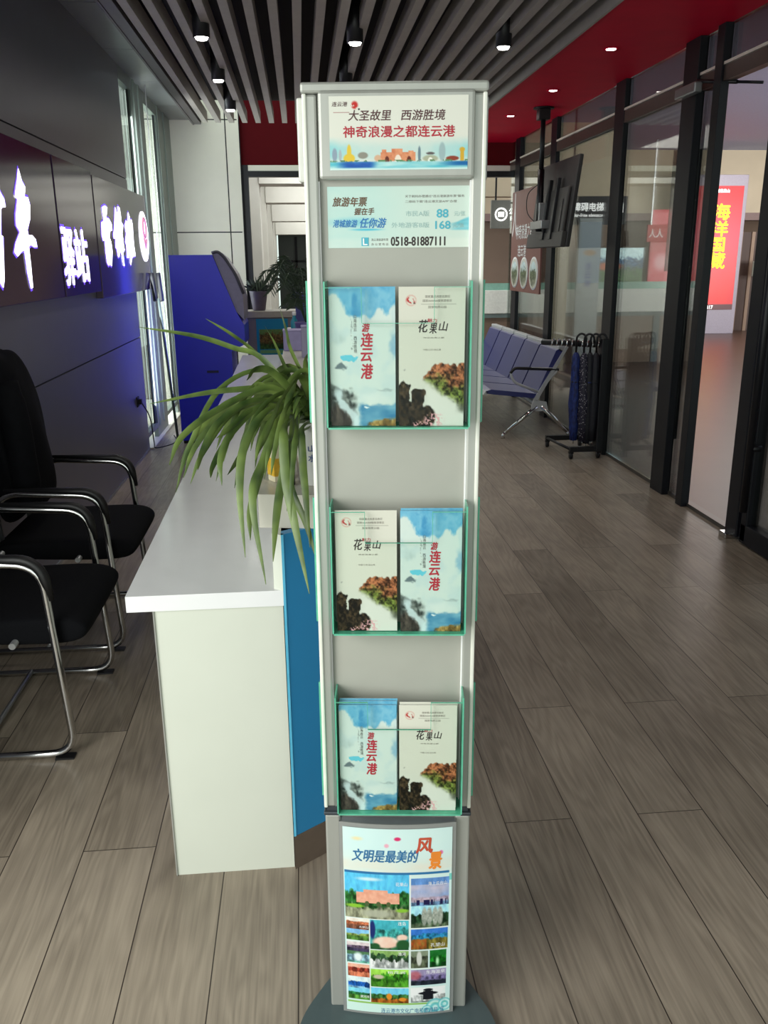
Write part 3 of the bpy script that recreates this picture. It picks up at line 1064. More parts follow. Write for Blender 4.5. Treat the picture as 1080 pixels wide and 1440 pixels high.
p.put(p.rect(cu(486), cv(1228), cu(631), cv(1231)), (62, 120, 166))
for (u, v, r) in ((.86, .975, .10), (.95, .96, .07), (.78, .99, .06)):
    d = np.hypot((p.u - u) / r, (p.v - v) / (r * .55))
    p.put((1 - sm(d, .9, 1.0)) * .85, p.mix((96, 186, 192), (206, 236, 234), (np.sin(d * 12) * .5 + .5)))
p.put(p.ell(.50, .05, .035, .011, .4) * (p.n(20, 30) > .35), (214, 66, 116))
p.put(p.ell(.40, .085, .025, .012, .5) * .9, (232, 168, 186))
p.put(p.ell(.90, .125, .02, .012, .4) * .9, (222, 112, 166))
p.put(p.rect(.975, .24, 1, .275), (130, 206, 196))
PW, PH = 0.2165, 0.453
pbend = lambda x: bow(x)
art = print_sheet('landscape_poster', p, PW, PH, hold, T((0.0, -0.0004, 0.2555)), bend=pbend)


def pz(px, py):
    return ((cu(px) - .5) * PW, (.5 - cv(py)) * PH)


def pbx(s, x0, y0, x1, y1):
    a, b_ = pz(x0, y1), pz(x1, y0)
    return (s, a[0], a[1], b_[0], b_[1])


lettering('lettering', [pbx('文明是最美的', 497, 1199, 588, 1215)], mat('navy_ink', (44, 104, 150), 0.5), art, T((0, 0, 0)), bold=0.02, shear=0.2, bend=pbend)
lettering('lettering', [pbx('风', 585, 1184, 607, 1203)], mat('rust_ink', (186, 76, 52), 0.5), art, bold=0.04, shear=0.1, bend=pbend)
lettering('lettering', [pbx('景', 603, 1203, 620, 1224)], mat('orange_ink', (226, 132, 46), 0.5), art, bold=0.04, shear=0.1, bend=pbend)
lettering('lettering', [pbx('连云港市文化广电和旅游局 宣', 535, 1417, 626, 1424)], mat('navy_ink', (44, 104, 150), 0.5), art, bend=pbend)
lettering('lettering', [pbx('花果山', 557, 1241, 573, 1246), pbx('海上云台山', 602, 1241, 628, 1246), pbx('连岛', 560, 1294, 571, 1299), pbx('渔湾', 560, 1336, 571, 1341), pbx('东海温泉', 600, 1363, 627, 1368), pbx('孔望山', 606, 1325, 626, 1330),
                        pbx('大伊山', 505, 1302, 518, 1305), pbx('潮河湾', 505, 1400, 518, 1404), pbx('桃花涧', 545, 1363, 570, 1367)], m_white, art, bend=pbend)


# ------------------------------------------------------------------ leaflets: two designs
LW, LH = 0.1075, 0.226
p = Paint(86, 190, (206, 218, 212), 61)
n = p.n(5, 8)
p.put(sm(n, .45, .7) * .5, (188, 208, 210))
edge = .05 + .13 * sm(p.u, .05, .40) - .03 * sm(p.u, .6, .95) + .16 * (p.n(7, 9, 5) - .5)
k = 1 - sm(p.v, edge - .012, edge + .03)
p.put(k, p.mix((86, 160, 198), (158, 206, 218), np.clip(p.n(5, 8) * 1.7 - .35, 0, 1)))
p.put(k * sm(p.u, .12, .3) * (1 - sm(p.u, .42, .6)) * sm(p.n(6, 8), .3, .6) * .8, (72, 142, 186))
p.warp(.05, 12)
p.put(sm(p.u, .88, .98) * sm(p.v, .28, .36) * (1 - sm(p.v, .46, .54)) * .7, (120, 168, 196))
p.put(p.ell(.16, .36, .1, .05, .8) * p.n(20, 20) * .5, (150, 166, 160))
p.put(p.ell(.17, .565, .085, .018, .5) + p.ell(.15, .55, .04, .02, .5), (112, 126, 130))
p.put(p.ell(.85, .735, .16, .012, .8) * .6, (150, 164, 164))
rock = (1 - sm(p.u + .12 * (p.n(12, 16) - .5), .30, .40)) * sm(p.v + .08 * (p.n(10, 10) - .5) - .2 * p.u, .66, .70)
p.put(rock, p.mix((50, 56, 54), (150, 158, 152), np.clip(p.n(18, 26) * 1.9 - .55, 0, 1)))
rock = p.ell(.14, .95, .24, .13, .3)
p.put(rock, p.mix((46, 44, 42), (104, 96, 88), np.clip(p.n(18, 20) * 1.8 - .4, 0, 1)))
fall = 1 - sm(np.abs(p.u - (.10 + .30 * sm(p.v, .76, .99))), .03, .10)
p.put(fall * sm(p.v, .68, .76) * .9, (206, 222, 224))
mist = p.ell(.62, .80, .32, .05, .9)
p.put(mist * .6, (220, 226, 220))
lake = sm(p.v, .825, .86) * sm(p.u - .06 * (p.n(4, 8) - .5), .40, .52)
p.put(lake, p.mix((66, 128, 166), (132, 182, 200), np.clip(p.n(3, 14) * 1.6 - .4, 0, 1)))
p.put(p.ell(.57, .866, .05, .007, .5), (222, 232, 232))
shore = p.ell(.88, .985, .36, .042, .3) * sm(p.u, .5, .6)
p.put(shore, p.mix((86, 70, 42), (216, 182, 112), np.clip(p.n(20, 24) * 1.8 - .4, 0, 1)))
p.put(p.rect(.14, .488, .42, .514), (112, 196, 214))
p.put(p.rect(.335, .20, .342, .45) * .6, (120, 130, 128))
paintA = p

p = Paint(86, 190, (212, 211, 199), 83)
p.put(sm(p.v, .55, .9) * .6, (206, 211, 203))
d = np.hypot((p.u - .185), (p.v - .095) * LH / LW)
p.put((1 - sm(np.abs(d - .075), .004, .012)) * .5, (206, 140, 130))
p.put((p.ell(.17, .09, .06, .022, .4) + p.ell(.20, .105, .05, .014, .4)) * (p.n(24, 40) > .45), (182, 62, 62))
p.put(p.ell(.235, .115, .02, .005, .4), (70, 50, 50))
for y_, a, b_ in ((.118, .33, .87), (.17, .42, .74)):
    p.put(p.rect(a, y_, b_, y_ + .004) * .5, (140, 138, 130))
p.warp(.035, 14)
top = .545 + .55 * np.clip(.56 - p.u, 0, 1) + .04 * (p.n(18, 4, 5) - .5)
low = .655 + .33 * np.clip(p.u - .34, 0, 1)
hill = sm(p.v, top - .006, top + .006) * (1 - sm(p.v, low - .05, low + .03)) * sm(p.u, .32, .40)
g = sm((p.v - top) / np.maximum(low - top, .02) + .7 * (p.n(9, 12, 5) - .5), .35, .75)
hc = p.mix((150, 98, 70), (104, 116, 60), g)
nn = np.clip(p.n(30, 50, 5)[..., None] * 2.4 - .7, 0, 1)
p.put(hill, hc * (.38 + .95 * nn))
p.put(sm(p.v, low - .02, low + .04) * sm(p.u, .34, .5) * .6, (224, 224, 216))
p.put(sm(p.u, .86, .98) * sm(p.v, .82, .86) * (1 - sm(p.v, .87, .92)) * .8, (84, 88, 74))
dark = p.rect(-.1, .70, .165, 1.1) + p.ell(.085, .705, .09, .035, .15) + p.ell(.30, .755, .115, .036, .15) + p.rect(.20, .765, .38, 1.1) + p.ell(.20, .94, .27, .13, .15) + p.ell(.45, .93, .13, .085, .2)
p.put(np.clip(dark, 0, 1), p.mix((34, 31, 26), (98, 82, 62), np.clip(p.n(22, 36, 5) * 2.6 - 1.0, 0, 1)))
fl = p.ell(.54, .96, .17, .07, .5) + p.ell(.30, .99, .12, .03, .5)
p.put(fl * (p.n(44, 70) > .52), (224, 172, 176))
p.put(p.ell(.08, .583, .03, .006, .4) * .7, (140, 142, 138))
paintB = p

protoA = print_sheet('leaflet', paintA, LW, LH, thick=0.0012)
lettering('lettering', [('游', -.0005, .042, .012, .056), ('连', -.003, .018, .017, .040), ('云', -.003, -.006, .016, .015), ('港', -.003, -.034, .016, -.010)], m_red, protoA, bold=0.03, shear=0.12)
lettering('lettering', [('山\n海\n连\n云\n\n西\n游\n胜\n境', -.0145, .008, -.009, .070)], m_ink, protoA)
protoB = print_sheet('leaflet', paintB, LW, LH, thick=0.0012)
lettering('lettering', [('花', -.022, .041, -.006, .061), ('果', -.004, .039, .008, .056), ('山', .011, .043, .026, .058)], m_ink, protoB, bold=0.015, shear=0.2)
lettering('lettering', [('魅力', -.007, .057, .008, .063)], m_red, protoB, bold=0.01)
lettering('lettering', [('国家重点风景名胜区', -.011, .0955, .029, .0995), ('国家AAAAA级旅游景区', -.015, .089, .032, .093), ('国家地质公园', -.006, .079, .023, .083), ('神奇浪漫之都', -.014, .031, .020, .0335), ('中国·江苏·连云港', -.014, .0115, .015, .0145)], mat('faded_ink', (122, 116, 108), 0.6), protoB)

first = {'A': True, 'B': True}
PROTO = {'A': protoA, 'B': protoB}


def leaflet(kind, x, z, back, label, tilt=0.0):
    o = PROTO[kind]
    if first[kind]:
        first[kind] = False
    else:
        o = dup(o)
    o.matrix_world = SM @ T((x, -0.034 + back * 0.0042, z)) @ Matrix.Rotation(tilt, 4, 'Y')
    tag(o, label, 'leaflet', 'leaflets in the pockets of the stand')
    o.parent = None


for (kd, x, zt, place, extra) in (('A', -.0535, 1.5085, 'left half of the top pocket', ()), ('B', .0595, 1.5080, 'right half of the top pocket', ()),
                                  ('B', -.0525, 1.1345, 'left half of the middle pocket', ()), ('A', .0610, 1.1335, 'right half of the middle pocket', (.0035,)),
                                  ('A', -.0545, .7585, 'left half of the bottom pocket', (.006, .009)), ('B', .0580, .7585, 'right half of the bottom pocket', (.004,))):
    what = 'blue waterfall leaflet' if kd == 'A' else 'cream mountain leaflet'
    leaflet(kd, x, zt - LH / 2, 0, '%s at the front in the %s' % (what, place))
    names = ('right behind the front one', 'rearmost')
    for i, dz in enumerate(extra):
        leaflet(kd, x + .001 * (i + 1), zt + dz - LH / 2, i + 1, '%s %s, in the %s' % (what, names[i], place))

# ================================================================== reception desk and the raised ledge
m_top = mat('white_quartz_worktop', (230, 231, 232), 0.12, 0, 0.02, 8)
m_desk = mat('white_lacquer_panel', (208, 212, 200), 0.4, 0, 0.015, 6)
m_blue = mat('azure_lacquer_panel', (44, 142, 198), 0.4, 0, 0.02, 6)
desk = thing('reception_desk', 'long white reception desk with a glossy worktop and blue public front, beside the stand', 'reception desk', (-0.25, 1.925, 0))
DX, DY = 0.25, -1.925
def dprism(poly, z0, z1, nm, m):
    return MB().prism([(x + DX, y + DY) for x, y in poly], z0, z1).build(nm, m, desk)
dprism([(-.437, 1.922), (-.066, 1.922), (-.066, 7.3), (-.50, 7.3)], .752, .792, 'worktop', m_top)
dprism([(-.378, 1.928), (-.068, 1.928), (-.068, 1.952), (-.378, 1.952)], 0, .752, 'end_panel', m_desk)
dprism([(-.378, 1.928), (-.374, 1.924), (-.374, 1.952), (-.382, 1.952)], 0, .752, 'edge_strip', m_alu)
dprism([(-.11, 1.952), (-.07, 1.952), (-.07, 7.3), (-.11, 7.3)], .1, .752, 'modesty_panel', m_desk)
dprism([(-.45, 7.2), (-.07, 7.2), (-.07, 7.25), (-.45, 7.25)], 0, .752, 'end_panel', m_desk)
dprism([(-.088, 1.935), (-.066, 1.92), (-.066, 7.3), (-.088, 7.3)], .792, .932, 'riser', m_desk)
dprism([(-.066, 1.92), (.115, 2.045), (.115, 7.3), (.09, 7.3), (.09, 2.06), (-.066, 1.95)], .10, .932, 'front_panel', m_blue)
dprism([(-.066, 1.92), (-.060, 1.9215), (-.060, 1.930), (-.066, 1.932)], .10, .932, 'corner_edge', mat('bright_cyan_edge', (96, 190, 226), 0.4))
dprism([(-.066, 1.918), (.117, 2.043), (.117, 7.3), (.09, 7.3), (.09, 2.06), (-.066, 1.95)], 0, .10, 'kickboard', mat('brown_steel_kickboard', (120, 106, 94), 0.4, 0.3))
dprism([(-.118, 1.985), (.02, 1.96), (.16, 2.06), (.16, 7.3), (-.118, 7.3)], .932, 1.015, 'ledge', mat('beige_stone_ledge', (196, 194, 182), 0.3, 0, 0.03, 10))

# ------------------------------------------------------------------ spider plant
def blade(P, w, depth_n=7):
    pts = catmull(P, depth_n)
    n_ = len(pts)
    ws = [w * (0.55 + 0.45 * min(1, i / (n_ * .25))) * (1 - max(0, (i / (n_ - 1) - .60) / .40) ** 1.7 * .93) for i in range(n_)]
    return pts, ws


m_leaf = bpy.data.materials.new('spider_plant_leaf')
m_leaf.use_nodes = True
nt = m_leaf.node_tree
B = nt.nodes['Principled BSDF']
B.inputs['Roughness'].default_value = 0.4
tc = nt.nodes.new('ShaderNodeTexCoord')
nz = nt.nodes.new('ShaderNodeTexNoise')
nz.inputs['Scale'].default_value = 14
rp = nt.nodes.new('ShaderNodeValToRGB')
rp.color_ramp.elements[0].position, rp.color_ramp.elements[0].color = .3, lin((50, 74, 32)) + (1,)
rp.color_ramp.elements[1].position, rp.color_ramp.elements[1].color = .75, lin((120, 142, 70)) + (1,)
nt.links.new(tc.outputs['Object'], nz.inputs['Vector'])
nt.links.new(nz.outputs[0], rp.inputs[0])
nt.links.new(rp.outputs[0], B.inputs['Base Color'])
B.inputs['Subsurface Weight'].default_value = 0.0

PX, PY, PZ = 0.035, 2.09, 1.015
plant = thing('spider_plant', 'spider plant with long arching striped leaves in a white pot on the desk ledge', 'potted plant', (PX, PY, PZ))
MB().lathe([(.050, 0), (.056, .004), (.068, .15), (.070, .165), (.066, .168), (.062, .158), (.010, .150)], n=36).build('pot', mat('white_ceramic', (214, 216, 212), 0.25, 0, 0.03, 10), plant)
MB().lathe([(.006, .152), (.060, .150), (.061, .146), (.006, .144)], n=24).build('soil', mat('dark_soil', (52, 42, 34), 0.9, 0, 0.3, 60), plant)
lettering('motif', [('山', -.03, .09, -.012, .106), ('水', -.03, .065, -.012, .083), ('间', .008, .085, .026, .103)], mat('cobalt_glaze', (54, 74, 130), 0.3), plant, T((0, -.0645, 0)), bold=0.02, bend=lambda x: .0645 - math.sqrt(max(1e-6, .0640 ** 2 - x * x)))
root = Vector((PX, PY, PZ + .165))
spec = [   # photographed arcs: (points as seen, depth at the start, depth at the tip, width)
    ([(420, 560), (372, 508), (328, 490), (274, 473), (195, 460)], 2.08, 2.25, .017),
    ([(422, 555), (365, 503), (330, 474), (289, 448)], 2.10, 2.30, .014),
    ([(418, 558), (372, 545), (354, 547), (292, 553), (210, 568)], 2.06, 2.05, .018),
    ([(415, 560), (383, 546), (310, 575), (256, 615), (238, 654)], 2.05, 1.95, .019),
    ([(415, 562), (364, 564), (310, 593), (285, 636), (278, 661)], 2.04, 1.90, .018),
    ([(416, 565), (375, 571), (328, 607), (310, 647), (312, 683)], 2.03, 1.92, .018),
    ([(418, 570), (385, 575), (346, 622), (337, 690), (345, 784)], 2.02, 1.86, .020),
    ([(420, 575), (395, 590), (372, 647), (355, 705), (374, 822)], 2.01, 1.84, .022),
    ([(422, 575), (405, 595), (401, 665), (414, 737), (435, 835)], 1.99, 1.80, .022),
    ([(420, 580), (400, 605), (408, 683), (430, 737), (444, 784)], 2.00, 1.84, .018),
    ([(432, 585), (428, 600), (426, 650), (430, 700), (436, 770)], 2.00, 1.85, .018),
    ([(425, 560), (412, 500), (401, 462), (393, 432)], 2.12, 2.35, .011),
    ([(418, 555), (400, 515), (384, 480), (372, 458)], 2.10, 2.30, .011),
    ([(420, 558), (390, 530), (362, 520), (347, 535)], 2.02, 1.92, .020),
    ([(425, 556), (430, 515), (440, 490), (455, 470)], 2.10, 2.30, .014),
    ([(414, 568), (370, 590), (340, 640), (320, 668)], 2.06, 1.98, .018),
    ([(412, 565), (360, 575), (320, 620), (300, 655), (296, 672)], 2.07, 1.97, .016),
    ([(418, 572), (390, 600), (368, 660), (352, 720), (352, 760)], 2.03, 1.9, .019),
    ([(424, 578), (412, 620), (396, 680), (388, 735), (384, 790)], 2.0, 1.86, .020),
]
bq = MB()
for P, d0, d1_, w in spec:
    k = len(P)
    pts = [root + Vector((random.uniform(-.03, .03), random.uniform(-.03, .03), -.01))] + [pt(q[0], q[1], d0 + (d1_ - d0) * i / (k - 1)) for i, q in enumerate(P)][1:]
    a, ws = blade([Vector((v.x - PX, v.y - PY, v.z - PZ)) for v in pts], w)
    bq.ribbon(a, ws, .3)
for i in range(56):     # the rest of the crown
    az = random.uniform(0, 2 * PI) if i % 3 else random.uniform(PI * .65, PI * 1.45)
    ln = random.uniform(.16, .36)
    rise = random.uniform(.03, .13)
    drop = random.uniform(.0, .18)
    d = Vector((math.cos(az), math.sin(az), 0))
    if d.x > .2:
        ln *= .6
    base = Vector((random.uniform(-.035, .035), random.uniform(-.035, .035), .15))
    P = [base, base + d * ln * .3 + Vector((0, 0, rise)), base + d * ln * .65 + Vector((0, 0, rise * .7)), base + d * ln * .9 + Vector((0, 0, rise * .2 - drop * .5)), base + d * ln + Vector((0, 0, rise * .1 - drop))]
    a, ws = blade(P, random.uniform(.012, .018), 6)
    bq.ribbon(a, ws, .3)
bq.build('foliage', m_leaf, plant)

# things standing on the ledge behind the leaves
ct = thing('drink_carton', 'small yellow and white drink carton on the ledge, half hidden by hanging leaves', 'carton', (-.070, 2.12, 1.015), .5)
MB().box(-.022, -.018, 0, .022, .018, .10, .002).prism([(-.018, .10), (.018, .10), (0, .125)], -.022, .022, 'x').build('body', mat('carton_white', (214, 206, 176), 0.5), ct)
MB().box(-.0226, -.0186, .015, .0226, .0186, .06).build('yellow_band', mat('carton_yellow', (214, 172, 56), 0.5, 0, .2, 60), ct)
bt = thing('bottle', 'small black bottle with a white cap on the ledge beside the plant pot', 'bottle', (-.045, 2.06, 1.015))
MB().lathe([(.014, 0), (.016, .003), (.016, .06), (.008, .072), (.008, .08)], n=20).build('body', mat('black_glass', (16, 16, 18), 0.15), bt)
MB().lathe([(.010, .08), (.010, .10), (.003, .101)], n=20).build('cap', m_white, bt)

# ------------------------------------------------------------------ far end of the desk
m_led_card = mat('led_purple_card', (150, 142, 184), 0.5)  # purple LED light is put into the card colour
bx = thing('storage_box', 'box painted in purple LED light standing on the desk ledge under the dark palm fronds', 'box', (-.03, 5.4, 1.015))
MB().box(-.085, -.06, 0, .05, .06, .12, .004).build('body', m_led_card, bx)
MB().box(-.088, -.063, .12, .053, .063, .128, .003).build('lid', mat('led_purple_lid', (168, 160, 198), 0.5), bx)  # lid carries the same painted LED tint
bx = thing('storage_box', 'tall box painted in violet LED light on the ledge right against the stand edge', 'box', (.045, 5.0, 1.015))
MB().box(-.05, -.05, 0, .06, .05, .17, .004).build('body', mat('led_violet_card', (142, 138, 164), 0.5), bx)  # violet LED light is part of this base colour
MB().box(-.052, -.052, .17, .062, .052, .178, .003).build('lid', m_led_card, bx)
bx = thing('storage_box', 'dark blue box at the back of the ledge among the plants', 'box', (.05, 6.4, 1.015))
MB().box(-.09, -.06, 0, .09, .06, .30, .004).build('body', mat('indigo_card', (58, 58, 120), 0.5), bx)
MB().box(-.092, -.062, .30, .092, .062, .312, .003).build('lid', mat('indigo_lid', (70, 70, 136), 0.5), bx)
bt = thing('bottle', 'teal bottle with a white cap beside the dark blue box', 'bottle', (-.05, 6.15, 1.015))
MB().lathe([(.022, 0), (.026, .004), (.026, .12), (.012, .15), (.012, .165)], n=20).build('body', mat('teal_plastic', (30, 130, 150), 0.3), bt)
MB().lathe([(.014, .165), (.014, .19), (.004, .192)], n=16).build('cap', m_white, bt)

# dark feathery palm
m_palm = mat('dark_palm_leaf', (52, 68, 50), 0.5, 0, 0.3, 30)
pl = thing('potted_palm', 'dark feathery palm in a violet pot on the far part of the ledge', 'potted plant', (.03, 5.85, 1.015))
MB().lathe([(.055, 0), (.06, .005), (.075, .13), (.078, .14), (.07, .142), (.01, .13)], n=28).build('pot', mat('violet_pot', (92, 80, 140), 0.4), pl)
bq = MB()
for i in range(26):
    az = random.uniform(0, 2 * PI)
    d = Vector((math.cos(az), math.sin(az), 0))
    ln, hh = random.uniform(.15, .36), random.uniform(.16, .44)
    st = catmull([Vector((0, 0, .13)), d * ln * .35 + Vector((0, 0, .13 + hh * .75)), d * ln * .75 + Vector((0, 0, .13 + hh)), d * ln * 1.05 + Vector((0, 0, .13 + hh * .75))], 6)
    bq.tube(st, .0025, 4)
    for q in range(5, len(st)):
        sd = (st[q] - st[q - 1]).cross(Vector((0, 0, 1))).normalized()
        for s in (-1, 1):
            tip = st[q] + sd * s * .055 + (st[q] - st[q - 1]) * 1.6 + Vector((0, 0, -.02))
            bq.ribbon([st[q], st[q] * .4 + tip * .6, tip], [.006, .009, .002], .1)
bq.build('fronds', m_palm, pl)

# information cabinet past the end of the desk
cb = thing('poster_cabinet', 'low beige-topped cabinet with a teal landscape poster past the desk end', 'cabinet', (-.36, 8.35, 0))
MB().box(-.16, 0, 0, .30, .35, 1.03, .005).build('body', mat('grey_taupe_cabinet', (118, 110, 112), 0.5), cb)
MB().box(-.17, -.01, 1.03, .31, .36, 1.09, .005).build('top', mat('beige_cabinet_top', (168, 158, 146), 0.5), cb)
p = Paint(40, 60, (40, 140, 176), 91)
p.land(.1, .22, 1, .62, (92, 120, 70), (120, 96, 52), (60, 92, 48), .2, .7, rough=.5)
p.put(p.rect(.1, .64, 1, .70) + p.rect(.1, .78, 1, .82), (120, 168, 120))
p.put(p.rect(.1, .86, 1, 1), (28, 40, 84))
print_sheet('poster', p, .30, .46, cb, T((.08, -.004, .79)))
sp = thing('potted_succulent', 'spiky dark plant in a small grey-violet pot on the beige cabinet top', 'potted plant', (-.40, 8.5, 1.09))
MB().lathe([(.055, 0), (.06, .005), (.085, .17), (.09, .18), (.08, .182), (.01, .17)], n=28).build('pot', mat('plum_grey_pot', (104, 92, 108), 0.45), sp)
bq = MB()
for i in range(46):
    az, el = random.uniform(0, 2 * PI), random.uniform(.25, 1.4)
    d = Vector((math.cos(az) * math.cos(el), math.sin(az) * math.cos(el), math.sin(el)))
    ln = random.uniform(.10, .17)
    b0 = Vector((d.x * .04, d.y * .04, .165))
    bq.ribbon([b0, b0 + d * ln * .5 + Vector((0, 0, .01)), b0 + d * ln], [.024, .022, .002], .4)
bq.build('leaves', mat('dark_green_succulent', (36, 46, 36), 0.5, 0, .3, 40), sp)

# ------------------------------------------------------------------ blue self-service kiosk
kk = thing('service_kiosk', 'deep blue self-service kiosk with a slanted grey front between window and desk', 'kiosk', (-.85, 7.55, 0))
poly = [(-.235, .03), (-.235, 1.60), (.125, 1.60), (.30, 1.13), (.36, 1.02), (.36, .86), (.24, .80), (.24, .03)]
MB().prism(poly, 0, .62, 'y').build('side_body', mat('ultramarine_lacquer', (26, 32, 204), 0.35, 0, .03, 5), kk)
hood = [(.118, 1.612), (.16, 1.62), (.215, 1.575), (.30, 1.44), (.35, 1.30), (.362, 1.24), (.362, 1.06), (.30, 1.13), (.13, 1.59)]
MB().prism(hood, .03, .60, 'y').build('screen_bezel', mat('grey_plastic_bezel', (120, 116, 142), 0.4), kk)
MB().tube(arc([(.12, .02, 1.615), (.17, .02, 1.628), (.22, .02, 1.585), (.31, .02, 1.44), (.368, .02, 1.28)], .05), .012, 8).build('bezel_edge', mat('dark_grey_trim', (66, 66, 76), 0.4), kk)
MB().box(-.225, .02, 0, .23, .60, .03).build('plinth', m_black, kk)
MB().box(.02, -.004, .62, .12, 0, .64).build('slot', mat('dark_navy_slot', (18, 20, 70), 0.5), kk)

# squeegee mop leaning head-up between window and kiosk
mo = thing('squeegee_mop', 'black-headed mop leaning upside down between the window post and the blue kiosk', 'mop', (-1.15, 7.46, 0))
a_, b_ = Vector((.045, 0, .012)), Vector((-.075, .30, 1.24))
MB().tube([a_, b_], .012, 10).build('stick', mat('grey_green_stick', (70, 80, 78), 0.4), mo)
b = MB()
ax = (b_ - a_).normalized()
q0, q1 = b_ - ax * .02, b_ + ax * .22
b.tube([q0 + Vector((-.03, 0, 0)), q1 + Vector((-.03, 0, 0))], .020, 8).tube([q0 + Vector((.025, 0, 0)), q1 + Vector((.025, 0, 0))], .020, 8)
b.build('head', m_black, mo)

# wall socket with its cable
so = thing('wall_socket', 'dark wall socket with a plugged-in cable low on the left wall by the window', 'socket', (XL, 6.99, .47))
MB().box(0, -.04, -.04, .008, .04, .04, .002).build('plate', m_gasket, so)
MB().box(.008, -.02, -.02, .035, .02, .02, .004).build('plug', m_black, so)
cp = catmull([(XL + .03, 7.0, .46), (XL + .05, 7.2, .30), (XL + .04, 7.35, .06), (XL + .06, 7.30, .024), (XL + .16, 7.42, .022), (-1.14, 7.6, .022), (-1.2, 7.85, .022)], 8)
tag(MB().tube(cp, .005, 6).build('power_cable', m_black), 'thin black power cable looping from the wall socket across the floor', 'cable')

# ------------------------------------------------------------------ lit letter signs on the left wall
m_glow = mat('lit_white_letter', (255, 255, 255), 0.4, emit=((244, 240, 255), 3.2))
m_plum = mat('glossy_plum_sign_panel', (60, 34, 74), 0.14, 0, .04, 4)
m_choc = mat('glossy_brown_sign_panel', (74, 56, 76), 0.14, 0, .04, 4)
m_halo = mat('violet_halo_glow', (120, 90, 230), 0.4, emit=((112, 74, 236), 1.0))  # violet glow around the letters, put in as an emissive colour


def sign(label, y0, y1, z0, z1, m, chars, glow_y, glow_w, power):
    o = thing('wall_sign', label, 'sign', (XL, (y0 + y1) / 2, (z0 + z1) / 2))
    hy, hz = (y1 - y0) / 2, (z1 - z0) / 2
    MB().box(0, -hy, -hz, .045, hy, hz, .003).build('panel', m, o)
    c = (y0 + y1) / 2
    zc = (z0 + z1) / 2
    M = Matrix(((0, -1, 0, .0465), (1, 0, 0, 0), (0, 0, 1, 0), (0, 0, 0, 1)))
    for ch in chars:
        if isinstance(ch[0], str):
            s, a, b2, za, zb, bold = ch
            lt = lettering('letter', [(s, a - c, za - zc, b2 - c, zb - zc)], m_glow, o, M, bold=bold, depth=.003, shear=0)
            lettering('violet_halo', [(s, a - c - .012, za - zc - .008, b2 - c + .012, zb - zc + .008)], m_halo, lt, T((0, .0008, 0)), bold=bold * 2, depth=.0004)
        else:                           # brush-written characters, outlines measured on the wall plane
            lt = MB().prism([(y_ - c, z_ - zc) for y_, z_ in ch], .0475, .050, 'x').build('letter', m_glow, o)
            my, mz = sum(q[0] for q in ch) / len(ch), sum(q[1] for q in ch) / len(ch)
            halo = []
            for y_, z_ in ch:
                dd = math.hypot(y_ - my, z_ - mz)
                halo.append((my + (y_ - my) * (1 + .020 / dd) - c, mz + (z_ - mz) * (1 + .014 / dd) - zc))
            MB().prism(halo, .0455, .0468, 'x').build('violet_halo', m_halo, lt)  # emissive plate added for the glow on the panel
    return o


def brush(x0, y0, k, pts):
    out = []
    for a, b_ in pts:
        d = ROT @ Vector((x0 + a / k - CX, -(y0 + b_ / k - CY), -F_PX))
        q = Vector((0, 0, EYE)) + d * ((XL + .05) / d.x)
        out.append((q.y, q.z))
    return out


NIAN = brush(0, 230, 6.857, [(180, 50), (212, 170), (245, 230), (237, 320), (270, 325), (290, 400), (290, 540), (265, 640), (275, 690), (310, 690), (345, 730), (360, 805), (335, 805), (300, 780), (280, 800), (300, 980), (320, 1195), (305, 1205), (270, 1050), (240, 830), (210, 850), (175, 895), (145, 850), (160, 760), (200, 660), (165, 600), (160, 500), (175, 345), (150, 320), (160, 230), (170, 170)])
QING = brush(0, 230, 6.857, [(-160, 330), (-60, 300), (-40, 120), (-10, 150), (0, 270), (40, 340), (55, 420), (20, 425), (12, 440), (10, 690), (30, 700), (40, 950), (45, 1120), (35, 1195), (10, 1150), (-10, 1010), (-25, 800), (-60, 800), (-70, 1180), (-100, 1190), (-105, 700), (-60, 560), (-150, 520), (-160, 440), (-60, 430)])
XUE = brush(130, 270, 12, [(210, 230), (250, 260), (245, 360), (230, 430), (280, 450), (325, 540), (335, 650), (300, 660), (290, 760), (320, 850), (340, 1000), (330, 1250), (300, 1210), (280, 1240), (255, 1190), (230, 1000), (220, 870), (215, 790), (190, 825), (165, 720), (160, 510), (200, 490), (190, 430), (175, 350), (165, 260)])
HOU = brush(130, 270, 12, [(385, 260), (410, 340), (420, 400), (430, 330), (430, 240), (460, 270), (480, 400), (490, 510), (520, 560), (505, 700), (520, 800), (530, 890), (545, 980), (520, 1020), (545, 1250), (530, 1240), (500, 1060), (470, 980), (465, 1000), (455, 1100), (440, 1090), (415, 950), (400, 940), (395, 760), (370, 790), (360, 720), (375, 600)])
LYU = brush(130, 270, 12, [(605, 345), (630, 420), (635, 480), (660, 465), (680, 560), (690, 740), (700, 870), (715, 980), (730, 1080), (690, 1090), (670, 1110), (655, 1230), (645, 1200), (640, 980), (630, 880), (620, 1110), (590, 1110), (580, 900), (560, 840), (575, 700), (550, 570), (570, 480), (595, 540), (600, 430)])
sign('largest dark lit sign on the left wall, its last tall white character in view', 2.9, 4.99, 1.366, 2.10, m_plum,
     [QING, NIAN], 4.2, 1.2, 4)
sign('middle plum lit sign with two square white characters at its lower half', 5.02, 5.90, 1.366, 2.10, m_plum,
     [('驿', 5.0 + .035, 5.27, 1.43, 1.73, .02), ('站', 5.30, 5.60, 1.44, 1.73, .02)], 5.4, .7, 3)
s3 = sign('farthest brown lit sign with three white characters and a round emblem by the window', 5.93, 7.85, 1.32, 2.08, m_choc,
          [XUE, HOU, LYU], 6.8, 1.3, 4)
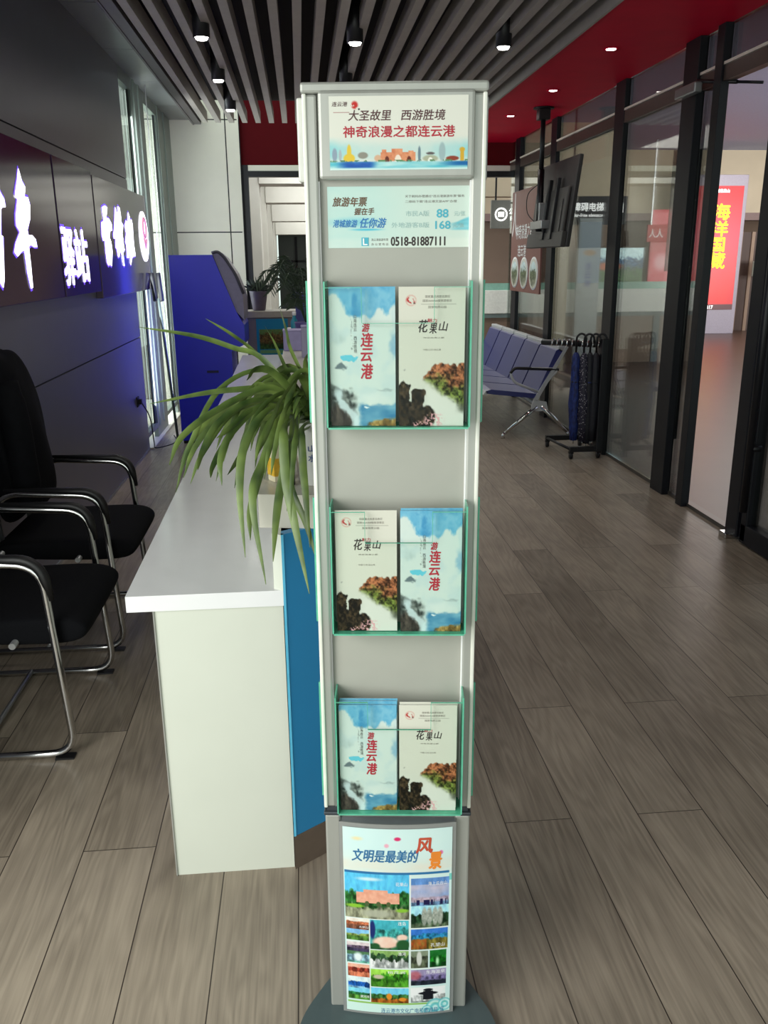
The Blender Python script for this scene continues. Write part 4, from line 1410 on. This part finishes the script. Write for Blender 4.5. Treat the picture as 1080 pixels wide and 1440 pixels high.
em = MB().lathe([(.005, .045), (.20, .045), (.20, .050), (.005, .050)], (0, 0, 0), 32, axis=Matrix(((0, 0, 1), (1, 0, 0), (0, 1, 0)))).build('emblem', m_glow, s3)
em.location = (0, 7.66 - 6.89, 1.75 - 1.70)
MB().tube([Vector((.051, .07 * math.cos(k * 2 * PI / 24), .07 + .075 * math.sin(k * 2 * PI / 24))) for k in range(24)], .014, 6, closed=True).tube([(.051, -.05, -.01), (.051, 0, -.09), (.051, .06, -.02)], .013, 6).build('emblem_mark', mat('pink_emblem_mark', (226, 150, 180), .5, emit=((226, 150, 180), .5)), em)

# ------------------------------------------------------------------ visitor chairs
m_cush = dull(mat('black_seat_fabric', (13, 14, 18), 0.85, 0, .15, 200, bump=.2), .15)
m_pad = mat('black_plastic_pad', (18, 18, 20), 0.45)


def make_chair(label, loc, rotz=0.0):
    """faces +X; the front runner bend is at local x = 0.235"""
    o = thing('visitor_chair', label, 'chair', loc, rotz, 'black cantilever chairs behind the desk')
    hw = .30
    for s in (-1, 1):
        y = s * hw
        path = arc([(-.27, y, .015), (.255, y, .015), (.215, y, .665), (-.17, y, .685), (-.25, y, .46)], .085, 7)
        MB().tube(path, .0125, 12).build('side_frame', m_chrome, o)
        pad = arc([(-.15, y, .700), (.212, y, .682), (.238, y, .55)], .085, 7)
        b = MB().tube(pad, [.006] + [.017] * (len(pad) - 2) + [.008], 10)
        b.build('armrest', m_pad, o)
        MB().box(.19, y - .018, 0, .25, y + .018, .006).build('glide', m_pad, o)
    MB().tube([(-.06, -hw, .02), (-.06, hw, .02)], .009, 10).build('floor_bar', m_steel, o)
    MB().tube([(.10, -hw, .40), (.10, hw, .40)], .011, 10).tube([(-.20, -hw, .43), (-.20, hw, .43)], .011, 10).build('seat_bar', m_steel, o)
    # cushion: a rounded slab with a rolled front
    prof = [(-.24, .40), (-.24, .455), (-.2, .47), (.0, .475), (.22, .482), (.30, .468), (.335, .43), (.31, .385), (.22, .375), (.0, .385)]
    b = MB()
    rows = []
    ys = [-.27, -.255, -.2, 0, .2, .255, .27]
    ins = [.03, .006, 0, 0, 0, .006, .03]
    cx_, cz_ = .02, .43
    for y, q in zip(ys, ins):
        rows.append([b.bm.verts.new((cx_ + (x - cx_) * (1 - q * 2.0), y, cz_ + (z - cz_) * (1 - q * 9))) for x, z in prof])
    n_ = len(prof)
    for A, Bq in zip(rows, rows[1:]):
        for k in range(n_):
            b.bm.faces.new((A[k], A[(k + 1) % n_], Bq[(k + 1) % n_], Bq[k]))
    b.bm.faces.new(rows[0])
    b.bm.faces.new(rows[-1])
    st = b.build('seat', m_cush, o, smooth=True)
    sb = st.modifiers.new('soft', 'SUBSURF')
    sb.levels = sb.render_levels = 2
    b = MB()
    rows = []
    for z, xb, w in ((.50, -.215, .20), (.60, -.235, .215), (.75, -.25, .225), (.90, -.27, .22), (.97, -.285, .19)):
        rows.append([b.bm.verts.new((xb + dx_, w * t, z)) for dx_, t in ((.03, -1), (.045, -.6), (.05, 0), (.045, .6), (.03, 1), (-.0, .9), (-.005, 0), (-.0, -.9))])
    for A, Bq in zip(rows, rows[1:]):
        for k in range(8):
            b.bm.faces.new((A[k], A[(k + 1) % 8], Bq[(k + 1) % 8], Bq[k]))
    b.bm.faces.new(rows[0])
    b.bm.faces.new(rows[-1])
    bk_ = b.build('backrest', m_cush, o, smooth=True)
    sb = bk_.modifiers.new('soft', 'SUBSURF')
    sb.levels = sb.render_levels = 2
    for s in (-1, 1):
        MB().tube([(-.22, s * .18, .42), (-.235, s * .18, .62), (-.265, s * .18, .88)], .010, 8).build('back_tube', m_steel, o)
    return o


make_chair('black chair with chrome runners nearest the camera at the left edge', (-1.035, 2.835, 0))
make_chair('black chair with chrome runners farther from the camera, a dark coat over its back', (-1.03, 3.64, 0))

# dark coat over the back of the farther chair
b = MB()
rows = []
N = 22
for z, xo, xi, hw_ in ((.53, -1.285, -1.105, .22), (.62, -1.29, -1.10, .26), (.75, -1.295, -1.11, .28), (.88, -1.30, -1.125, .28), (1.0, -1.305, -1.14, .26), (1.10, -1.31, -1.16, .22), (1.17, -1.31, -1.185, .16), (1.205, -1.30, -1.215, .10)):
    row = []
    for k in range(N):
        a = 2 * PI * k / N
        cx_, rx = (xo + xi) / 2, (xi - xo) / 2
        w = 1 + .09 * math.sin(a * 5 + z * 9) + .04 * math.sin(a * 9 - z * 14)
        row.append(b.bm.verts.new((min(cx_ + rx * math.cos(a) * w, -1.07), 3.68 + hw_ * math.sin(a) * w, z + .012 * math.sin(a * 4))))
    rows.append(row)
for A, Bq in zip(rows, rows[1:]):
    for k in range(N):
        b.bm.faces.new((A[k], A[(k + 1) % N], Bq[(k + 1) % N], Bq[k]))
b.bm.faces.new(rows[0])
b.bm.faces.new(rows[-1])
coat = thing('coat', 'dark padded coat draped over the back of the farther black chair', 'coat', (-1.2, 3.68, .53))
m_coat = dull(mat('dark_navy_coat', (11, 12, 16), 0.8, 0, .2, 30, bump=.3), .12)
cb_ = b.build('body', m_coat, coat, smooth=True)
cb_.location = (1.2, -3.68, -.53)
sb = cb_.modifiers.new('soft', 'SUBSURF')
sb.levels = sb.render_levels = 2
sl = MB().tube(catmull([(-1.16, 3.46, 1.10), (-1.13, 3.43, .95), (-1.125, 3.44, .78), (-1.12, 3.45, .62)], 6), [.05] * 3 + [.055] * 13 + [.05] * 3, 14).build('sleeve', m_coat, coat)
sl.location = (1.2, -3.68, -.53)
# ------------------------------------------------------------------ beam seating along the glass wall
m_nav = mat('navy_seat_vinyl', (52, 56, 114), 0.3, 0, .05, 20)
m_silver = mat('silver_painted_steel', (196, 198, 200), 0.35, .3, .03, 20)
NB, PITCH = 5, .555
bench = thing('beam_seating', 'row of joined navy waiting seats on silver legs along the glass wall', 'waiting seats', (2.05, 7.42, 0))
for i in range(NB):
    y0, y1 = i * PITCH, i * PITCH + .52
    prof = [(-.44, .405), (-.45, .425), (-.40, .440), (.0, .395), (.02, .37), (-.02, .355), (-.38, .395)]
    b = MB().prism(prof, y0, y1, 'y')
    b.build('seat', m_nav, bench)
    prof = [(.0, .37), (.035, .355), (.235, .765), (.20, .785), (.17, .77)]
    b = MB().prism(prof, y0, y1, 'y')
    b.build('backrest', m_nav, bench)
    MB().box(.19, y0, .758, .25, y1, .812, .008).build('top_rail', m_silver, bench)
    MB().prism([(-.47, .395), (-.45, .428), (-.43, .42), (-.44, .39)], y0, y1, 'y').build('front_rail', m_silver, bench)
MB().tube([(.03, .02, .30), (.03, NB * PITCH - .04, .30)], .032, 10).build('beam', m_silver, bench)
for y in (-.005, NB * PITCH * .5 - .014, NB * PITCH - .03):
    b = MB()
    b.prism([(-.02, .34), (.02, .34), (.275, .80), (.255, .81)], y - .012, y + .012, 'y')
    b.prism([(-.04, .24), (.12, .24), (.10, .32), (-.02, .34)], y - .012, y + .012, 'y')
    b.build('side_bracket', m_silver, bench)
for y in (-.005, NB * PITCH - .03):
    b = MB()
    b.tube([(.02, y, .28), (-.12, y, .17), (-.27, y, .045)], [.02, .018, .014], 10)
    b.tube([(-.27, y, .045), (-.285, y, .03), (-.285, y, .0)], [.014, .012, .02], 10)
    b.build('leg', m_chrome, bench)
    b = MB()
    b.tube([(.05, y, .28), (.18, y, .17), (.30, y, .045)], [.02, .018, .014], 10).tube([(.30, y, .045), (.31, y, .03), (.31, y, 0)], [.014, .012, .02], 10)
    b.build('leg', m_chrome, bench)
    ar = arc([(.10, y, .50), (.20, y, .61), (-.20, y, .625), (-.235, y, .58), (-.20, y, .50), (.05, y, .40)], .045, 6)
    MB().tube(ar, .012, 8).build('armrest', m_black if y > 0 else m_silver, bench)
MB().tube(arc([(.20, -.006, .605), (-.20, -.006, .625), (-.235, -.006, .58)], .04, 6), .0135, 8).build('arm_pad', m_pad, bench)

# ------------------------------------------------------------------ umbrella rack with umbrellas
rk = thing('umbrella_rack', 'black wheeled umbrella rack with a row of chrome hooks by the glass wall', 'umbrella rack', (2.20, 6.75, 0))
b = MB()
b.box(.105, -.26, .06, .16, -.16, .95, .006)
b.build('upright', m_black, rk)
MB().box(-.10, -.245, .06, .16, -.20, .10, .004).build('base_bar', m_black, rk)
MB().box(-.16, .23, .06, .16, .275, .10, .004).build('base_bar', m_black, rk)
MB().tube([(-.09, -.22, .08), (-.15, .25, .08)], .012, 8).tube([(.13, -.22, .08), (.13, .25, .08)], .012, 8).build('side_bar', m_black, rk)
RA, RB = Vector((.14, -.21, .90)), Vector((-.22, .26, .885))
rd = (RB - RA).normalized()
MB().tube([RA, RB], .024, 10).build('rail', m_black, rk)
for k in range(10):
    q = RA + (RB - RA) * (.10 + .082 * k)
    MB().tube([q + Vector((0, 0, .0)), q + Vector((.01, -.02, .03)), q + Vector((-.01, -.04, .02)), q + Vector((-.015, -.045, -.02))], .008, 6).build('hook', m_chrome, rk)
for (x, y) in ((-.085, -.22), (.14, -.22), (-.145, .25), (.14, .25)):
    cs = MB().lathe([(.006, -.012), (.026, -.011), (.028, 0), (.026, .011), (.006, .012)], (x, y, .028), 18, axis=Matrix(((0, 0, 1), (1, 0, 0), (0, 1, 0))))
    cs.box(x - .018, y - .015, .045, x + .018, y + .015, .062)
    cs.build('caster', m_black, rk)

m_umb_b = mat('blue_umbrella_cloth', (28, 46, 108), 0.6, 0, .7, 90, stretch=(1, 1, .3))
m_umb_k = mat('black_umbrella_cloth', (24, 26, 36), 0.6, 0, .3, 60)
m_umb_p = bpy.data.materials.new('speckled_umbrella_cloth')
m_umb_p.use_nodes = True
nt = m_umb_p.node_tree
vo = nt.nodes.new('ShaderNodeTexVoronoi')
vo.inputs['Scale'].default_value = 70
rp = nt.nodes.new('ShaderNodeValToRGB')
rp.color_ramp.interpolation = 'CONSTANT'
rp.color_ramp.elements[0].color = lin((168, 164, 172)) + (1,)
rp.color_ramp.elements[1].position, rp.color_ramp.elements[1].color = .28, lin((34, 32, 52)) + (1,)
tc = nt.nodes.new('ShaderNodeTexCoord')
nt.links.new(tc.outputs['Object'], vo.inputs['Vector'])
nt.links.new(vo.outputs[0], rp.inputs[0])
nt.links.new(rp.outputs[0], nt.nodes['Principled BSDF'].inputs['Base Color'])


def umbrella(x, y, label, m, mid, ln=.70, lean=(0, 0)):
    o = thing('umbrella', label, 'umbrella', (x, y, .93), 0, 'long umbrellas hanging on the rack')
    P = lambda z: Vector((lean[0] * -z, lean[1] * -z, z))
    b = MB()
    prof = [(-.09, .012), (-.12, .026), (-.20, .032), (-.32, .034), (-.45, .042), (-.60, .036), (-.72, .026)]
    rings = []
    n_ = 24
    for z, r in prof:
        z2 = -.09 + (z + .09) * ln / .63
        c = P(z2)
        rings.append([b.bm.verts.new(c + Vector((math.cos(a) * r * (1 + .16 * math.sin(8 * a + z * 20)), math.sin(a) * r * (1 + .16 * math.sin(8 * a + z * 20)), 0))) for a in [2 * PI * k / n_ for k in range(n_)]])
    for A, Bq in zip(rings, rings[1:]):
        for k in range(n_):
            f = b.bm.faces.new((A[k], A[(k + 1) % n_], Bq[(k + 1) % n_], Bq[k]))
            f.material_index = 0
            f.smooth = True
    b.bm.faces.new(rings[0])
    b.bm.faces.new(rings[-1])
    b.build('canopy', m, o)
    MB().tube([P(-.32) + Vector((.031 * math.cos(a), .031 * math.sin(a), 0)) for a in [2 * PI * k / 20 for k in range(20)]], .006, 6, closed=True).build('tie_band', mid, o)
    MB().tube([P(-.09 - ln), P(-.12 - ln)], .004, 6).build('tip', m_chrome, o)
    MB().tube(arc([(0, 0, -.10), (0, 0, .035), (.035, -.01, .06), (.07, -.02, .035), (.07, -.02, -.01)], .03, 6), .009, 8).build('handle', m_black, o)
    return o


umbrella(2.135, 6.60, 'blue long umbrella hanging leftmost on the rack', m_umb_b, m_umb_k, .70, (.02, 0))
umbrella(2.185, 6.56, 'speckled black and white long umbrella hanging second from the left on the rack', m_umb_p, m_umb_k, .70, (.035, 0))
umbrella(2.235, 6.56, 'plain black long umbrella hanging beside the speckled one', m_umb_k, m_umb_b, .72, (.01, 0))
umbrella(2.280, 6.545, 'black long umbrella hanging rightmost, against the rack upright', m_umb_k, m_umb_k, .70, (.0, 0))

# ------------------------------------------------------------------ hanging television
tv = thing('hanging_television', 'black flat television seen from behind, hung on a pole from the red soffit', 'television', (2.25, 8.0, 2.8))
TVM = T((-.012, -.20, -.80)) @ Matrix.Rotation(math.radians(6.5), 4, 'Y')
o = MB().box(0, -.58, -.36, .035, .58, .36, .006).build('case', mat('dark_grey_tv_case', (50, 49, 49), 0.45, 0, .05, 20), tv)
o.matrix_local = TVM
o = MB().box(-.03, -.5, -.34, .001, .5, .12, .012).box(-.04, -.56, -.365, .002, .56, -.24, .006).build('back_cover', mat('charcoal_tv_back', (66, 64, 62), 0.5, 0, .05, 20), tv)
o.matrix_local = TVM
for y in (-.22, .02):
    o = MB().box(-.055, y - .03, -.30, -.025, y + .03, .20, .004).build('mount_arm', m_black, tv)
    o.matrix_local = TVM
for q_ in ((-.42, -.34, -.36, .02), (.10, -.2, .14, .1)):
    o = MB().box(-.036, q_[0], q_[1], -.029, q_[2], q_[3]).build('vent', m_black, tv)
    o.matrix_local = TVM
MB().tube([(-.10, -.10, 0), (-.10, -.10, -.55)], .022, 12).tube([(-.10, -.10, -.5), (-.10, -.10, -1.02)], .030, 12).build('pole', m_black, tv)
MB().lathe([(.01, -.012), (.09, -.012), (.09, 0), (.01, 0)], (-.10, -.10, 0), 20).box(-.15, -.15, -.10, -.05, -.05, -.012, .006).build('ceiling_bracket', m_black, tv)
MB().box(-.13, -.28, -1.0, -.05, .10, -.93, .004).box(-.12, -.16, -.93, -.03, -.05, -.78, .004).build('tilt_bracket', m_steel, tv)
MB().tube(catmull([(-.12, -.10, -.62), (-.18, .02, -.70), (-.17, .06, -.85), (-.12, -.06, -.95)], 6), .004, 6).build('cable', m_black, tv)

# ------------------------------------------------------------------ brown information board on the glass wall
bd = thing('information_board', 'rust-brown information board with white lettering and three round photos by the hanging television', 'sign', (XR - .052, 9.30, 1.73))
MB().box(0, -.62, -.53, .02, .62, .52, .004).build('panel', mat('rust_brown_panel', (128, 84, 76), 0.45, 0, .04, 6), bd)
MX = Matrix(((0, 1, 0, -.001), (-1, 0, 0, 0), (0, 0, 1, 0), (0, 0, 0, 1)))      # plane facing -X
lettering('lettering', [('神奇浪漫之都', -.40, .02, .30, .17), ('连云港', -.30, -.16, .05, -.04), ('人', -.58, .05, -.38, .50)], m_white, bd, MX, bold=.01)
for k, yy in enumerate((.40, .0, -.40)):
    p = Paint(40, 40, (120, 140, 130), 120 + k)
    p.land(0, 0, 1, 1, (190, 205, 205), (110, 120, 90), (150, 150, 130), .35, .7, rough=.5)
    d = np.hypot(p.u - .5, p.v - .5)
    p.put(sm(d, .42, .44), (214, 210, 196))
    # round print: keep only the disc
    o = MB().lathe([(.005, 0), (.165, 0), (.165, .006), (.005, .006)], (0, 0, 0), 32, axis=Matrix(((0, 0, -1), (-1, 0, 0), (0, 1, 0)))).build('photo_ring', m_white, bd)
    o.location = (0, yy, -.33)
    bm = bmesh.new()
    bmesh.ops.create_circle(bm, cap_ends=True, radius=.148, segments=32)
    bm2 = bmesh.new()
    bm.free()
    g = []
    for i in range(9):
        r = .148 * i / 8
        g.append([bm2.verts.new((-.0072, r * math.cos(2 * PI * q / 32), r * math.sin(2 * PI * q / 32))) for q in range(32)])
    for A, Bq in zip(g[1:], g[2:]):
        for q in range(32):
            bm2.faces.new((A[q], A[(q + 1) % 32], Bq[(q + 1) % 32], Bq[q]))
    bm2.faces.new(g[1])
    for v in g[0]:
        bm2.verts.remove(v)
    me = bpy.data.meshes.new('photo_disc')
    bm2.to_mesh(me)
    bm2.free()
    at = me.color_attributes.new('print', 'FLOAT_COLOR', 'POINT')
    for q, v in enumerate(me.vertices):
        uu, vv = int((.5 + v.co.y / .3) * 39), int((.5 - v.co.z / .3) * 39)
        at.data[q].color = lin(tuple(np.clip(p.c[vv, uu], 0, 255))) + (1,)
    me.materials.append(print_mat())
    po = bpy.data.objects.new('photo_disc', me)
    COL.objects.link(po)
    po.parent = o

# ------------------------------------------------------------------ things in the hall
def flat_sign(name, label, cat, x0, x1, y, z0, z1, m, depth=.06):
    o = thing(name, label, cat, ((x0 + x1) / 2, y, z0))
    h = (x1 - x0) / 2
    MB().box(-h, 0, 0, h, depth, z1 - z0, .004).build('panel', m, o)
    return o, h, z1 - z0


m_signk = mat('black_sign_face', (30, 31, 38), 0.4)
m_lit = mat('lit_sign_white', (255, 255, 255), .4, emit=((255, 255, 255), 1.5))
o, h, H_ = flat_sign('hanging_sign', 'black hanging sign for the accessible lift with a white arrow, beyond the glass', 'sign', 3.80, 4.86, 13.0, 2.02, 2.42, m_signk)
lettering('lettering', [('无障碍电梯', -.40, .19, .17, .31), ('Barrier-free elevator', -.38, .11, .17, .16)], m_lit, o, T((0, -.001, 0)), bold=.02)
b = MB().tube([(.30, -.004, .13), (.44, -.004, .29)], .016, 6).tube([(.33, -.004, .30), (.455, -.004, .30), (.455, -.004, .17)], .016, 6)
b.build('arrow', m_lit, o)
for s in (-.3, .3):
    MB().box(s - .012, .02, .40, s + .012, .04, 1.68).build('hanger', m_black, o)
o, h, H_ = flat_sign('hanging_sign', 'grey hanging sign with a round white emblem at the far end beside the stand', 'sign', 2.86, 3.40, 13.2, 1.98, 2.38, mat('grey_sign_face', (120, 122, 116), 0.4))
MB().tube([(-.12 + .085 * math.cos(k * 2 * PI / 24), -.004, .2 + .085 * math.sin(k * 2 * PI / 24)) for k in range(24)], .012, 6, closed=True).box(-.165, -.008, .165, -.075, 0, .235).build('emblem', m_lit, o)
lettering('lettering', [('公交', .0, .2, .16, .29), ('Bus', .02, .11, .14, .17)], m_lit, o, T((0, -.001, 0)), bold=.02)
for s in (-.2, .2):
    MB().box(s - .012, .02, .40, s + .012, .04, 1.72).build('hanger', m_black, o)

o, h, H_ = flat_sign('wall_panel', 'plain brown panel hanging under the black lift sign', 'panel', 4.02, 5.0, 13.6, 1.62, 2.05, m_brown)
p = Paint(60, 44, (120, 160, 180), 150)
p.land(0, 0, 1, 1, (176, 202, 206), (52, 96, 130), (52, 92, 44), .28, .55, rough=.35)
p.put(p.ell(.42, .5, .28, .14, .5), (176, 92, 56))
o, h, H_ = flat_sign('landscape_display', 'landscape display with a red-roofed hillside, seen through the glass', 'display', 4.30, 5.25, 13.2, 1.14, 1.70, m_black)
print_sheet('picture', p, .93, .54, o, T((0, -.004, .28)), m=glow_print_mat('lit_print', .6), gain=1.0)
p = Paint(24, 60, (206, 222, 232), 155)
p.put(sm(p.v, .1, .9), (188, 210, 226))
p.put(p.ell(.5, .5, .35, .06, .6), (222, 190, 160))
o, h, H_ = flat_sign('poster_stand', 'pale blue upright poster between the television and the black post', 'poster', 4.02, 4.36, 12.6, 0.0, 2.1, m_steel)
print_sheet('print', p, .32, .85, o, T((0, -.004, 1.62)))
lettering('lettering', [('连', -.06, 1.38, .04, 1.48), ('云', -.06, 1.26, .04, 1.36), ('港', -.06, 1.14, .04, 1.24)], mat('violet_ink', (104, 96, 190), .5), o, T((0, -.005, 0)))

# ticket counter across the hall
ctr = thing('service_counter', 'long service counter with a white band across the hall beyond the glass', 'counter', (4.4, 12.9, 0))
MB().box(-1.9, 0, 0, 1.6, .6, .70).build('front', mat('brown_counter_front', (124, 102, 84), 0.4, 0, .06, 3), ctr)
MB().box(-1.95, -.06, .76, 1.65, .62, 1.10, .01).build('white_band', mat('white_counter_band', (242, 245, 236), 0.35), ctr)
MB().box(-1.95, -.04, .70, 1.65, .62, .76).build('teal_strip', mat('grey_teal_strip', (112, 128, 126), 0.4), ctr)  # grey-teal strip between the front and the white band
for x in (-1.2, -.1, 1.0):
    MB().box(x - .05, -.02, 0, x + .05, 0, .70).build('pilaster', mat('grey_teal_pilaster', (92, 108, 110), 0.4), ctr)
MB().box(-1.95, -.02, 1.10, 1.65, -.005, 1.20).build('glass_screen', mat('aqua_glass_strip', (140, 190, 172), 0.2), ctr)

# red light box
lb = thing('light_box', 'tall red advertising light box with yellow characters, standing in the hall beyond the open door', 'light box', (8.42, 17.5, 0))
MB().box(-.60, 0, 0, .60, .24, 3.12, .01).build('case', mat('grey_lightbox_case', (150, 144, 158), 0.4), lb)
p = Paint(50, 120, (214, 12, 40), 160)
p.put(sm(p.v, .0, .4) * (1 - sm(p.v, .4, .8)) * .7, (226, 20, 84))
p.put(sm(p.v, .6, .9) * p.n(4, 4), (236, 44, 30))
p.put(p.rect(0, .955, 1, 1), (90, 24, 40))
sh = print_sheet('ad_print', p, 1.04, 2.42, lb, T((0, -.004, 1.70)), m=glow_print_mat('lit_ad_print', 1.3), gain=.4)
m_yel = mat('lit_yellow_letter', (250, 214, 40), .5, emit=((250, 210, 30), .8))
lettering('lettering', [('海', -.09, .57, .27, .87), ('洋', -.09, .25, .26, .54), ('国', -.10, -.05, .22, .22), ('藏', -.12, -.38, .26, -.07)], m_yel, sh, T((0, -.002, 0)), bold=.03)
lettering('lettering', [('连云港花果山', -.2, 1.08, .22, 1.15), ('0518-85383817', -.5, -1.19, .1, -1.12)], m_lit, sh, T((0, -.002, 0)), bold=.02)

o, h, H_ = flat_sign('poster_stand', 'narrow pink-red upright poster left of the dark door post, beyond the glass', 'poster', 6.95, 7.45, 17.2, .25, 2.45, mat('red_poster_back', (190, 40, 60), .5))
p = Paint(30, 120, (214, 56, 78), 170)
p.put(sm(p.v, .0, .3) * (1 - sm(p.v, .3, .5)), (206, 40, 60))
p.put(p.ell(.5, .45, .4, .1, .6), (236, 170, 176))
p.put(p.ell(.55, .82, .2, .13, .3), (110, 40, 70))
p.put(p.ell(.55, .66, .10, .02, .6), (250, 190, 60))
print_sheet('print', p, .48, 2.1, o, T((0, -.004, 1.1)), m=glow_print_mat('lit_ad_print', 1.3), gain=.4)
for s in (-.2, .2):
    MB().box(s - .02, .02, -.25, s + .02, .05, .01).build('leg', m_steel, o)
o, h, H_ = flat_sign('slogan_reflection', 'red slogan banner reflected in the glass beside the door post, built as a panel', 'banner', 6.80, 7.75, 17.0, 1.84, 2.16, mat('red_slogan_reflection', (176, 46, 50), .5))  # solid panel added for a red slogan reflection in the glass
lettering('lettering', [('人人', -.44, .08, -.16, .24), ('都会!', 0.0, .08, .38, .24)], m_white, o, T((0, -.002, 0)), bold=.02)
for s in (-.4, .4):
    MB().box(s - .012, .02, .32, s + .012, .04, 1.86).build('hanger', m_steel, o)  # hangers added along with the reflection panel
# brown slatted partition and white dispenser far right
o, h, H_ = flat_sign('slatted_partition', 'dark brown slatted partition in the hall right of the red light box', 'partition', 9.25, 11.6, 18.2, 0, 2.05, mat('dark_walnut', (70, 50, 42), .5, 0, .2, 8, stretch=(8, 1, .2)))
for k in range(9):
    MB().box(-h + .05 + k * .27, -.03, 0, -h + .12 + k * .27, 0, 2.05).build('slat', m_brown, o)
o, h, H_ = flat_sign('dispenser', 'small white box unit on a post beside the red light box', 'dispenser', 9.45, 9.75, 17.6, 1.15, 1.45, m_desk, .2)
MB().box(-.03, .08, -1.15, .03, .14, 0).build('post', m_steel, o)
